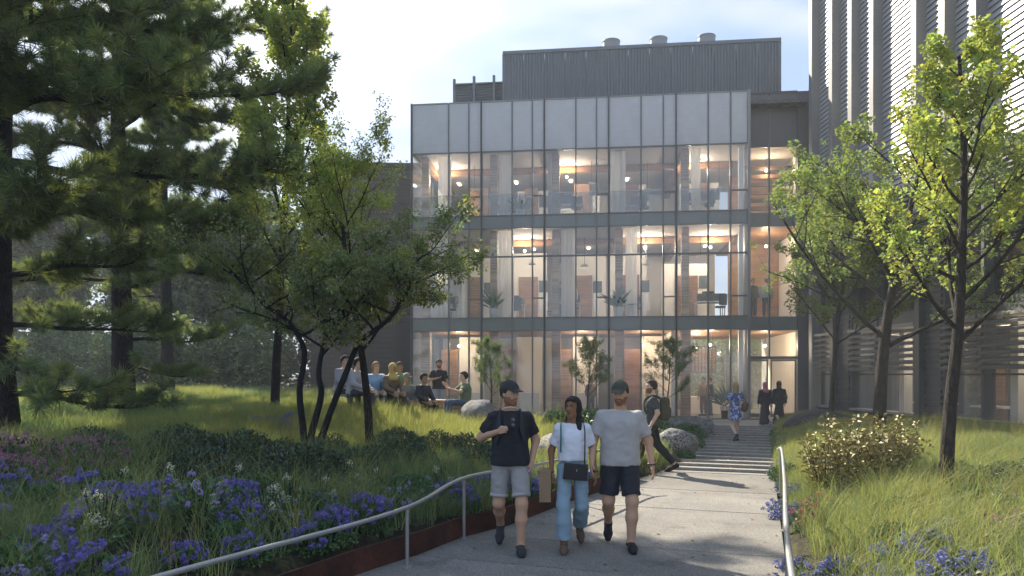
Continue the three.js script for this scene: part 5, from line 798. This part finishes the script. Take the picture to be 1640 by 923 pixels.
  const N = (x, y, z) => 0.005 * (noise3(x * 60, y * 60, z * 60) - 0.5) + 0.006 * (noise3(x * 22, y * 22, z * 22) - 0.5);
  if (H.hair) {
    const style = H.style ?? 'short';
    hg('hair', (x, y, z) => { let d = skull(x, y, z) - (style === 'short' ? (far ? 0.02 : 0.014) : 0.019); d = Math.max(d, -(y - 0.052 < 0 ? Math.min(1, 0) : 0) || d); const face = Math.max(z - (y > 0.055 ? 1 : style === 'short' ? 0.012 : 0.03), 0); const yl = style === 'short' ? 0.062 : 0.09 - Math.abs(x) * 0.35; if (y < yl && z > (style === 'short' ? 0.005 + y * 0.5 : 0.02)) d = Math.max(d, Math.min(z - (style === 'short' ? 0.005 + y * 0.5 : 0.02), yl - y)); if (style === 'short') d = Math.max(d, -0.055 - y - (z < 0 ? 0.02 : 0)); else { const m = Math.abs(x); d = smin(d, cap(m, y, z, [0.05, 0, -0.045], [H.long ? 0.075 : 0.06, H.long ? -0.3 : -0.14, H.long ? -0.04 : -0.05], 0.04, H.long ? 0.035 : 0.03), 0.03); d = smin(d, cap(x, y, z, [0, 0.0, -0.07], [0, H.long ? -0.32 : -0.16, -0.09], 0.06, 0.05), 0.03); } return d + N(x, y, z); }, [-0.15, style === 'short' ? -0.12 : -0.4, -0.18], [0.15, 0.16, 0.13], hairM(H.hair), far ? 0.012 : 0.0075);
  }
  if (H.cap) { const m = clothM(H.cap); const q = hg('cap', (x, y, z) => { let d = skull(x, y - 0.004, z) - 0.016; d = Math.max(d, 0.046 + 0.16 * Math.min(0, z) * -0.3 - y - Math.max(0, -z) * 0.3); const v = ell3(x, y - 0.056 + (z - 0.08) * 0.22 + x * x * 4, z, 0, 0, 0.1, 0.074, 0.0075, 0.082); return smin(d, Math.max(v, 0.045 - z), 0.008); }, [-0.13, -0.02, -0.15], [0.13, 0.17, 0.21], m, 0.006); hg('cap_button', (x, y, z) => ell3(x, y, z, 0, 0.142, -0.01, 0.012, 0.007, 0.012), [-0.03, 0.12, -0.04], [0.03, 0.16, 0.02], m, 0.005); }
  if (H.scarf) hg('headscarf', (x, y, z) => { let d = skull(x, y, z) - 0.02; d = smin(d, ell3(x, y, z, 0, -0.03, 0.0, 0.085, 0.11, 0.1), 0.03); d = smin(d, cap(x, y, z, [0, -0.1, -0.02], [0, -0.22, -0.03], 0.075, 0.15), 0.05); d = Math.max(d, -0.29 - y); if (H.open !== false) d = Math.max(d, -(ell3(x, y, z, 0, -0.025, 0.12, 0.05, 0.075, 0.09))); return d + N(x, y, z) * 0.7; }, [-0.22, -0.33, -0.22], [0.22, 0.16, 0.18], clothM(H.scarf), 0.011);
  return t;
}
const walkL = { knL: [0.115, 0.5, 0.13], anL: [0.105, 0.085, 0.13], toL: [0.11, 0.03, 0.31], knR: [-0.12, 0.49, 0.02], anR: [-0.1, 0.22, -0.3], toR: [-0.11, 0.065, -0.19] };        // left foot planted ahead
const walkR = { knR: [-0.105, 0.5, 0.13], anR: [-0.1, 0.085, 0.13], toR: [-0.11, 0.03, 0.31], knL: [0.11, 0.49, 0.02], anL: [0.1, 0.22, -0.3], toL: [0.11, 0.065, -0.19] };
const sit = (seat, lean = 0.05, spread = 0.1) => { const y = seat + 0.1, f = (p) => p; return { pelvis: [0, y + 0.02, 0], chest: [0, y + 0.34, lean], neck: [0, y + 0.51, lean + 0.03], head: [0, y + 0.665, lean + 0.07], shL: [0.172, y + 0.44, lean + 0.02], shR: [-0.172, y + 0.44, lean + 0.02], elL: [0.24, y + 0.2, lean + 0.1], elR: [-0.24, y + 0.2, lean + 0.1], wrL: [0.1, y + 0.09, lean + 0.32], wrR: [-0.1, y + 0.09, lean + 0.32], hipL: [0.09, y, 0.02], hipR: [-0.09, y, 0.02], knL: [spread, y + 0.02, 0.44], knR: [-spread, y + 0.02, 0.44], anL: [spread + 0.02, 0.08, 0.48], anR: [-spread - 0.02, 0.08, 0.48], toL: [spread + 0.03, 0.03, 0.65], toR: [-spread - 0.03, 0.03, 0.65] }; };
const gz = (x, d) => groundH(x, -d);
const tan = [0.52, 0.31, 0.2], pale = [0.6, 0.4, 0.29], brown = [0.26, 0.13, 0.07], olive = [0.36, 0.22, 0.14];
// --- three friends in front
const man1 = person({ seed: 1, label: 'man in black T-shirt, grey shorts and dark cap with one hand on a strap', pos: [-0.02, 0, -7.78], yaw: 0.02, h: 1.83, cell: 0.0125, skin: tan, J: { ...walkL, elR: [-0.3, 1.16, -0.05], wrR: [-0.13, 1.235, 0.16], elL: [0.27, 1.13, -0.1], wrL: [0.225, 0.92, -0.0] }, handR: 'fist', thumbR: [0.1, 1, 0.1], head: { yaw: 0.75, pitch: 0.06, beard: [0.5, 0.42, 0.37], cap: [0.035, 0.032, 0.03], hair: [0.03, 0.02, 0.015] }, top: { color: [0.016, 0.017, 0.021], hem: -0.07 }, bottom: { color: [0.3, 0.29, 0.275], end: 0.84, loose: 0.014, flare: 0.014, name: 'shorts', cuff: [0.36, 0.35, 0.33] }, shoes: [0.03, 0.032, 0.035] });
const woman = person({ seed: 2, label: 'woman in white T-shirt and pale blue jeans looking up at the man beside her', pos: [0.66, 0, -7.85], yaw: -0.04, h: 1.66, cell: 0.0125, skin: brown, girth: 0.88, armR: 0.86, J: { ...walkR, shL: [0.15, 1.37, -0.01], shR: [-0.15, 1.37, -0.01], elR: [-0.24, 1.12, -0.05], wrR: [-0.24, 0.87, 0.04], elL: [0.24, 1.12, -0.06], wrL: [0.26, 0.88, 0.02] }, handR: 'fist', head: { yaw: -0.55, pitch: -0.08, female: true, hair: [0.012, 0.009, 0.008], style: 'long', long: true }, top: { color: [0.68, 0.7, 0.76], hem: 0.06, loose: 0.02, name: 't_shirt' }, bottom: { color: [0.24, 0.34, 0.41], end: 1.88, loose: 0.016, flare: 0.03, rise: 0.14, name: 'jeans' }, shoes: [0.12, 0.075, 0.05] });
const man3 = person({ seed: 3, label: 'sturdy man in light grey T-shirt, navy shorts and olive cap looking down', pos: [1.19, 0, -7.92], yaw: -0.06, h: 1.83, girth: 1.06, armR: 1.1, legR: 1.05, cell: 0.0125, skin: tan, J: { ...walkL, elR: [-0.28, 1.13, 0.0], wrR: [-0.3, 0.9, 0.12], elL: [0.3, 1.12, -0.03], wrL: [0.33, 0.87, 0.05], shL: [0.182, 1.36, -0.01], shR: [-0.182, 1.36, -0.01] }, head: { yaw: -0.3, pitch: 0.12, beard: [0.42, 0.34, 0.29], cap: [0.055, 0.06, 0.045], hair: [0.04, 0.025, 0.015] }, top: { color: [0.4, 0.385, 0.37], hem: -0.09, loose: 0.018, sleeve: 0.78 }, bottom: { color: [0.02, 0.022, 0.03], end: 0.86, loose: 0.016, flare: 0.016, name: 'shorts' }, shoes: [0.012, 0.013, 0.016] });
// --- other people outside
const man4 = person({ seed: 4, label: 'bearded man in dark grey T-shirt and black trousers striding past with a rucksack', pos: [2.72, 0, -13.95], yaw: -1.75, h: 1.8, cell: 0.015, skin: pale, J: { knL: [0.09, 0.5, 0.18], anL: [0.09, 0.1, 0.32], toL: [0.1, 0.06, 0.48], knR: [-0.09, 0.52, -0.1], anR: [-0.09, 0.16, -0.42], toR: [-0.1, 0.03, -0.28], elL: [0.24, 1.13, -0.1], wrL: [0.24, 0.9, 0.02], elR: [-0.24, 1.13, -0.05], wrR: [-0.24, 0.9, 0.1] }, head: { yaw: 0.1, pitch: -0.08, hair: [0.035, 0.02, 0.012], beard: [0.35, 0.28, 0.24] }, top: { color: [0.055, 0.06, 0.065] }, bottom: { color: [0.012, 0.012, 0.014] }, shoes: [0.012, 0.012, 0.014] });
const woman5 = person({ seed: 5, label: 'blonde woman in short blue patterned dress walking up the steps', pos: [6.35, 0, -20.4], yaw: 3.25, h: 1.68, girth: 0.86, armR: 0.8, legR: 0.85, skin: pale, cell: 0.018, J: { ...walkR, elL: [0.26, 1.15, 0.05], wrL: [0.24, 1.08, 0.26], elR: [-0.25, 1.13, 0], wrR: [-0.22, 1.05, 0.2] }, head: { female: true, hair: [0.3, 0.2, 0.1], style: 'long' }, top: { color: [0.07, 0.1, 0.27], print: [0.4, 0.45, 0.6], skirt: [0, 0.64, 0], wide: 0.21, sleeve: 0.7, name: 'dress' }, shoes: [0.03, 0.025, 0.03] });
const robe = { color: [0.012, 0.013, 0.017], skirt: [0, 0.06, 0], wide: 0.24, sleeve: 1.95, loose: 0.03, name: 'robe' };
person({ seed: 6, label: 'person in long dark robe and rose pink headscarf walking to the door', pos: [9.42, 0, -26.7], yaw: 3.2, h: 1.62, skin: pale, cell: 0.022, J: walkL, head: { scarf: [0.42, 0.12, 0.17] }, top: { ...robe, color: [0.016, 0.017, 0.026] }, shoes: [0.4, 0.4, 0.42] });
person({ seed: 7, label: 'person in long black robe and black headscarf walking to the door', pos: [9.86, 0, -26.5], yaw: 3.1, h: 1.66, skin: pale, cell: 0.022, J: walkR, head: { scarf: [0.01, 0.01, 0.012] }, top: robe, shoes: [0.02, 0.02, 0.025] });
person({ seed: 8, label: 'man in black T-shirt and pale jeans standing behind the bench block with a rucksack', pos: [-2.12, gz(-2.12, 20.8), -20.8], yaw: 0.35, h: 1.76, skin: tan, J: { elR: [-0.29, 1.15, 0], wrR: [-0.1, 1.2, 0.18] }, head: { beard: [0.4, 0.33, 0.28], hair: [0.03, 0.02, 0.02] }, top: { color: [0.02, 0.021, 0.024] }, bottom: { color: [0.3, 0.34, 0.38] }, shoes: [0.1, 0.1, 0.1] });
person({ seed: 9, label: 'man in moss green T-shirt and jeans sitting against the pale boulder, pointing', pos: [-1.2, 0.69, -18.35], yaw: -1.15, h: 1.76, skin: pale, J: { ...sit(0.38, -0.02), elL: [0.2, 0.76, 0.2], wrL: [0.1, 0.84, 0.42], elR: [-0.22, 0.76, 0.22], wrR: [-0.15, 0.92, 0.44] }, head: { hair: [0.03, 0.022, 0.02], pitch: -0.1 }, top: { color: [0.13, 0.17, 0.1] }, bottom: { color: [0.075, 0.1, 0.16] }, shoes: [0.35, 0.35, 0.34] });
const sitters = [
  ['man in grey shirt sitting behind the woman at the top of the slope', -3.95, 1.14, 16.6, 0.9, { hair: [0.02, 0.014, 0.012] }, [0.3, 0.3, 0.33], [0.05, 0.06, 0.09], 2, 0.42],
  ['woman in light grey long sleeved top sitting with chin on hand', -3.62, 1.08, 16.35, 1.15, { female: true, hair: [0.02, 0.013, 0.012] }, [0.36, 0.36, 0.4], [0.05, 0.055, 0.09], 1.95, 0.42],
  ['person in yellow headscarf and patterned brown top sitting on the upper bench', -2.95, 0.9, 17.3, 0.75, { female: true, scarf: [0.5, 0.36, 0.12] }, [0.16, 0.12, 0.08], [0.03, 0.03, 0.035], 1.95, 0.5],
  ['woman in pale blue shirt sitting behind the small tree trunk', -3.32, 0.93, 17.3, 0.5, { female: true, hair: [0.25, 0.16, 0.06], style: 'long' }, [0.25, 0.4, 0.6], [0.07, 0.09, 0.14], 1.95, 0.5],
  ['man in bright green top sitting farthest back on the slope', -2.95, 0.95, 18.6, 0.5, { hair: [0.02, 0.015, 0.012] }, [0.06, 0.26, 0.08], [0.04, 0.04, 0.05], 1.95, 0.5],
  ['man in grey pullover and cap sitting forward on the lower bench', -2.72, 0.66, 18.0, 0.8, { cap: [0.2, 0.19, 0.14] }, [0.2, 0.2, 0.19], [0.1, 0.08, 0.07], 1.95, 0.5],
  ['man in navy top and black trousers leaning back on the lower bench', -2.32, 0.66, 18.1, 0.95, { hair: [0.01, 0.01, 0.01], style: 'short' }, [0.022, 0.024, 0.035], [0.014, 0.015, 0.018], 1.95, 0.5],
];
for (const [label, x, y, d, yaw, head, top, bot, sleeve, seat] of sitters) person({ seed: x * 10, label, pos: [x, y, -d], yaw, h: 1.72, skin: label.includes('woman') ? pale : olive, J: sit(seat - 0.1, 0.08), head, top: { color: top, sleeve }, bottom: { color: bot }, shoes: [0.03, 0.03, 0.03], ...(label.includes('chin') ? {} : {}) });
// --- people inside the building
const inside = (label, u, y, z, yaw, top, bot, o = {}) => { const p = fromFacade(u, y, z); person({ seed: u, label, pos: p.toArray(), yaw: yaw - FA, h: 1.75, cell: 0.026, skin: tan, head: { hair: [0.03, 0.02, 0.015] }, top: { color: top, sleeve: 1.95 }, bottom: { color: bot }, shoes: [0.02, 0.02, 0.02], ...o }); };
inside('man in dark jacket and rust trousers talking in the lobby', 12.1, 0.02, -1.6, 1.2, [0.05, 0.05, 0.04], [0.25, 0.1, 0.05]);
inside('man in tan suit standing in the lobby', 13.0, 0.02, -2.2, -0.8, [0.25, 0.15, 0.09], [0.2, 0.12, 0.07]);
inside('man in dark waistcoat standing beside the lobby desk', 13.35, 0.02, -2.7, -1.2, [0.05, 0.045, 0.045], [0.14, 0.14, 0.16]);
inside('person in brown coat standing behind the ground floor glass', 7.9, 0.02, -1.4, 0.6, [0.2, 0.09, 0.04], [0.06, 0.04, 0.03]);
inside('person in mustard top standing behind the planter by the lobby', 10.6, 0.02, -1.3, -0.4, [0.35, 0.24, 0.08], [0.3, 0.17, 0.05]);
inside('man in black shirt standing at the first floor desk', 6.5, F1, -1.7, 1.4, [0.02, 0.02, 0.025], [0.03, 0.03, 0.04]);
inside('woman in white shirt standing at the first floor desk', 7.15, F1, -1.5, -1.3, [0.6, 0.6, 0.6], [0.05, 0.05, 0.07], { head: { female: true, hair: [0.015, 0.01, 0.01], style: 'long' } });
inside('scientist in pale green coat standing at the upper window of the entrance bay', 15.6, F1, -1.5, 2.6, [0.35, 0.45, 0.42], [0.03, 0.04, 0.06]);
inside('person in black standing next to the pale green coat upstairs', 15.05, F1, -1.6, 0.4, [0.015, 0.015, 0.02], [0.015, 0.015, 0.02]);
// ---------------------------------------------------------------- things people carry
const AC = { strap: std(0.02, 0.022, 0.025, 0.7), green: std(0.03, 0.16, 0.14, 0.7), leather: std(0.012, 0.012, 0.014, 0.4), kraft: std(0.36, 0.24, 0.14, 0.85, { map: T.cloth }), canvas: std(0.075, 0.07, 0.035, 0.85, { map: T.cloth }), canvasDark: std(0.03, 0.03, 0.022, 0.85), lens: phys(0.05, 0.05, 0.06, 0.1, { clearcoat: 1 }), brownBag: std(0.09, 0.035, 0.03, 0.5) };
const carried = (name, label, category, owner) => { const t = thing(name, label, category, owner.position.toArray(), owner.rotation.y); t.scale.copy(owner.scale); return t; };
function strap(name, parent, pts, w, m, th = 0.005) {                       // flat band through points
  const c = new THREE.CatmullRomCurve3(pts.map((p) => V(...p))), n = 28, gb = new GB(), P = [], S = [], N = [];
  for (let i = 0; i <= n; i++) { const p = c.getPoint(i / n), t = c.getTangent(i / n), o = V(p.x, 0, p.z + 0.0001).normalize(), s = V(0, 0, 0).crossVectors(t, o).normalize(); P.push(p); S.push(s); N.push(V(0, 0, 0).crossVectors(s, t).normalize()); }
  for (let i = 0; i < n; i++) for (const q of [1, -1]) { const a = P[i].clone().addScaledVector(N[i], q * th / 2), b = P[i + 1].clone().addScaledVector(N[i + 1], q * th / 2); gb.quad(a.clone().addScaledVector(S[i], w / 2), a.clone().addScaledVector(S[i], -w / 2), b.clone().addScaledVector(S[i + 1], -w / 2), b.clone().addScaledVector(S[i + 1], w / 2), N[i].clone().multiplyScalar(q)); }
  for (let i = 0; i < n; i++) for (const q of [1, -1]) { const e = S[i].clone().multiplyScalar(q * w / 2), f = S[i + 1].clone().multiplyScalar(q * w / 2), a = P[i].clone().add(e), b = P[i + 1].clone().add(f); gb.quad(a.clone().addScaledVector(N[i], th / 2), a.clone().addScaledVector(N[i], -th / 2), b.clone().addScaledVector(N[i + 1], -th / 2), b.clone().addScaledVector(N[i + 1], th / 2), S[i].clone().multiplyScalar(q)); }
  return mesh(name, gb.build(), m, parent);
}
function pack(label, owner, m, m2) {
  const t = carried('rucksack', label, 'rucksack', owner), f = (x, y, z) => { const b = Math.max(Math.abs(x) - 0.1, Math.abs(y - 1.2) - 0.19, Math.abs(z + 0.235) - 0.05), q = Math.hypot(Math.max(Math.abs(x) - 0.085, 0), Math.max(Math.abs(y - 1.2) - 0.17, 0), Math.max(Math.abs(z + 0.235) - 0.035, 0)) - 0.055; return q + 0.008 * (noise3(x * 16, y * 16, z * 16) - 0.5) * 2; };
  mesh('pack_body', netMesh(f, [-0.2, 0.9, -0.4], [0.2, 1.5, -0.06], 0.013), m, t);
  mesh('roll_top', new THREE.CapsuleGeometry(0.035, 0.2, 6, 14), m2, t, [0, 1.4, -0.23], [0, 0, Math.PI / 2]);
  mesh('front_pocket', new THREE.CapsuleGeometry(0.07, 0.1, 6, 14), m, t, [0, 1.13, -0.29]);
  for (const s of [-1, 1]) strap('shoulder_strap', t, [[s * 0.1, 1.38, -0.18], [s * 0.105, 1.425, -0.09], [s * 0.11, 1.436, 0.0], [s * 0.115, 1.39, 0.1], [s * 0.12, 1.25, 0.142], [s * 0.15, 1.12, 0.09], [s * 0.14, 1.06, -0.1], [s * 0.1, 1.05, -0.2]], 0.05, m2, 0.01);
  return t;
}
pack('olive green roll top rucksack on the striding man', man4, AC.canvas, AC.canvasDark);
pack('black rucksack worn by the man in the dark cap', man1, AC.strap, AC.strap);
pack('dark rucksack worn by the man standing behind the bench', scene.children.find((o) => o.userData.label?.startsWith('man in black T-shirt and pale jeans')), AC.strap, AC.strap);
{
  const t = carried('sunglasses', 'sunglasses hooked on the neck of the black T-shirt', 'glasses', man1); for (const s of [-1, 1]) { mesh('lens', new THREE.SphereGeometry(0.024, 14, 10), AC.lens, t, [0.028, 1.325 + s * 0.026, 0.148]).scale.set(0.8, 1, 0.25); } mesh('temple', bx(0.008, 0.12, 0.006), AC.lens, t, [0.006, 1.33, 0.147]); mesh('bridge', bx(0.006, 0.02, 0.006), AC.lens, t, [0.028, 1.325, 0.15]);
  const n = carried('necklace', 'thin bead necklace at the neck of the man in black', 'necklace', man1); const g = new THREE.TorusGeometry(0.078, 0.004, 6, 28); g.rotateX(Math.PI / 2 - 0.45); mesh('chain', g, M.white, n, [0, 1.45, 0.02]);
  const b = carried('shoulder_bag', 'small black leather bag hanging at the hip of the woman in white', 'bag', woman); mesh('bag_body', (() => { const s = new THREE.Shape(); s.moveTo(-0.13, 0); s.lineTo(0.13, 0); s.lineTo(0.125, 0.17); s.lineTo(-0.125, 0.17); const g = new THREE.ExtrudeGeometry(s, { depth: 0.035, bevelEnabled: true, bevelSize: 0.008, bevelThickness: 0.008, bevelSegments: 2 }); return g; })(), AC.leather, b, [0.02, 0.82, 0.16], [0, 0, -0.08]); mesh('flap', bx(0.25, 0.08, 0.006), AC.leather, b, [0.03, 0.95, 0.212], [0, 0, -0.08]); mesh('zip_pull', bx(0.01, 0.03, 0.004), M.rail, b, [0.04, 0.925, 0.218]);
  strap('bag_strap', b, [[0.13, 0.98, 0.17], [0.135, 1.2, 0.145], [0.135, 1.38, 0.1], [0.12, 1.468, 0.01], [0.1, 1.4, -0.12], [0.12, 1.1, -0.16], [0.16, 0.96, -0.05]], 0.018, AC.strap); strap('second_strap', b, [[-0.14, 1.12, 0.155], [-0.135, 1.3, 0.14], [-0.135, 1.42, 0.085], [-0.13, 1.468, 0.0], [-0.12, 1.36, -0.13]], 0.022, AC.green);
  const p = carried('paper_bag', 'brown kraft paper bag held by the woman in white', 'bag', woman); mesh('bag_side', bx(0.13, 0.36, 0.26), AC.kraft, p, [-0.315, 0.73, -0.0]); mesh('bag_rim', bx(0.136, 0.025, 0.266), AC.kraft, p, [-0.315, 0.9, -0.0]); const hg = new THREE.TorusGeometry(0.05, 0.005, 6, 20, Math.PI); mesh('handle', hg, AC.kraft, p, [-0.285, 0.91, 0], [0, Math.PI / 2, 0]); mesh('handle', hg, AC.kraft, p, [-0.335, 0.91, 0], [0, Math.PI / 2, 0]);
  for (const [owner, x, y, z, r, l, who] of [[woman, -0.243, 0.885, 0.03, 0.033, 'dark bracelet on the wrist holding the paper bag'], [man3, 0.33, 0.885, 0.045, 0.043, 'black wristband on the man in grey'], [woman, 0.26, 0.895, 0.015, 0.033, 'dark bracelet on the free wrist of the woman in white']]) { const w = carried('bracelet', l, 'bracelet', owner); const g = new THREE.TorusGeometry(r * 0.92, 0.007, 8, 22); g.rotateX(Math.PI / 2); mesh('band', g, AC.leather, w, [x, y, z], [0.2, 0, 0]); }
  const k = carried('handbag', 'brown shoulder bag on the woman in the blue dress', 'bag', woman5); mesh('bag_body', new THREE.CapsuleGeometry(0.1, 0.12, 6, 14), AC.brownBag, k, [-0.27, 1.02, -0.05], [0, 0, 0.2]); strap('bag_strap', k, [[-0.29, 1.12, 0.02], [-0.24, 1.4, 0.04], [-0.17, 1.475, 0], [-0.22, 1.4, -0.08], [-0.29, 1.12, -0.1]], 0.02, AC.brownBag);
  const k2 = carried('handbag', 'olive basket bag hanging from the forearm of the woman in the blue dress', 'bag', woman5); mesh('bag_body', new THREE.CylinderGeometry(0.1, 0.085, 0.24, 18), AC.canvas, k2, [0.25, 0.78, 0.2]); const hb = new THREE.TorusGeometry(0.08, 0.008, 6, 20, Math.PI); hb.scale(1, 2, 1); mesh('handle', hb, AC.canvas, k2, [0.25, 0.9, 0.2]);
}
// ---------------------------------------------------------------- furniture behind the glass
function desk(u, y, z, turn, label) { const p = fromFacade(u, y, z), t = thing('office_desk', label, 'desk', p.toArray(), -FA + turn, 'office desks behind the glass'); mesh('desk_top', bx(1.3, 0.04, 0.65), M.desk, t, [0, 0.72, 0]); for (const s of [-1, 1]) for (const q of [-1, 1]) mesh('leg', bx(0.04, 0.7, 0.04), M.white, t, [s * 0.6, 0.35, q * 0.28]); mesh('screen_panel', bx(1.24, 0.34, 0.02), M.greyWall, t, [0, 0.93, -0.3]); const mo = mesh('monitor', bx(0.52, 0.31, 0.025), M.black, t, [0.1, 1.06, -0.12]); mesh('monitor_stand', bx(0.06, 0.3, 0.03), M.black, mo, [0, -0.18, -0.03]); return t; }
function chair(u, y, z, turn, label) { const p = fromFacade(u, y, z), t = thing('office_chair', label, 'chair', p.toArray(), -FA + turn, 'office chairs behind the glass'); mesh('seat', new THREE.CylinderGeometry(0.24, 0.22, 0.07, 20), M.black, t, [0, 0.46, 0]); const b = mesh('backrest', new THREE.CylinderGeometry(0.26, 0.24, 0.48, 16, 1, false, 0.5, 2.14), M.black, t, [0, 0.78, -0.05]); mesh('column', new THREE.CylinderGeometry(0.025, 0.025, 0.36, 10), M.rail, t, [0, 0.26, 0]); for (let k = 0; k < 5; k++) { const a = k * 1.257; mesh('foot', bx(0.28, 0.035, 0.04), M.black, t, [Math.cos(a) * 0.14, 0.06, -Math.sin(a) * 0.14], [0, a, 0]); } return t; }
for (const [y, list, fl] of [[F2, [1.4, 4.0, 6.9, 9.9, 12.7], 'top'], [F1, [1.2, 4.2, 6.8, 9.6, 13.2], 'first']]) list.forEach((u, i) => { const w = ['leftmost', 'second', 'middle', 'fourth', 'fifth'][i]; desk(u, y, -1.75 - (i % 2) * 0.5, i % 2 ? 0.1 : Math.PI, `pale office desk with a black monitor in ${['the corner', 'the second', 'the middle', 'the fourth', 'the last full'][i]} bay of the ${fl} floor`); chair(u + 0.35, y, -1.1 - (i % 2) * 0.3, i * 1.3, `black swivel chair in ${['the corner', 'the second', 'the middle', 'the fourth', 'the last full'][i]} bay of the ${fl} floor`); });
function pot(u, y, z, s, label) { const p = fromFacade(u, y, z), t = thing('potted_plant', label, 'plant', p.toArray(), u, 'potted plants behind the glass'); t.scale.setScalar(s); mesh('pot', new THREE.LatheGeometry([[0.001, 0], [0.12, 0], [0.16, 0.3], [0.145, 0.3], [0.13, 0.25], [0.001, 0.25]].map((q) => new THREE.Vector2(...q)), 20), M.white, t); const gb = new GB(), R = rng(u * 10 | 0); for (let i = 0; i < 46; i++) { const a = R() * 6.283, e = 0.3 + R() * 1.1, d = V(Math.cos(a) * Math.cos(e), Math.sin(e), Math.sin(a) * Math.cos(e)), n = V(-d.x, 1.4, -d.z).normalize(); n.addScaledVector(d, -n.dot(d)).normalize(); addLeaf(gb, V(d.x * 0.05, 0.27, d.z * 0.05).addScaledVector(d, R() * 0.25), d, n, 0.35 + R() * 0.25, 0.09); } const f = mesh('leaves', gb.build(), L.ivy, t); f.userData.kind = 'stuff'; }
pot(3.6, F1, -0.5, 1.4, 'tall potted plant beside the first floor sheer blind'); pot(9.1, F1, -0.6, 1.5, 'potted palm in the fourth bay of the first floor'); pot(4.75, F2, -0.5, 1.1, 'potted plant on the top floor in the second bay'); pot(16.3, F2, -1.5, 1, 'potted plant in the entrance bay on the top floor'); pot(14.0, 0.02, -2.2, 1.6, 'large potted plant in the lobby'); pot(2.0, 0.02, -1.4, 1.2, 'potted plant in the corner bay of the ground floor');
renderer.render(scene, camera);
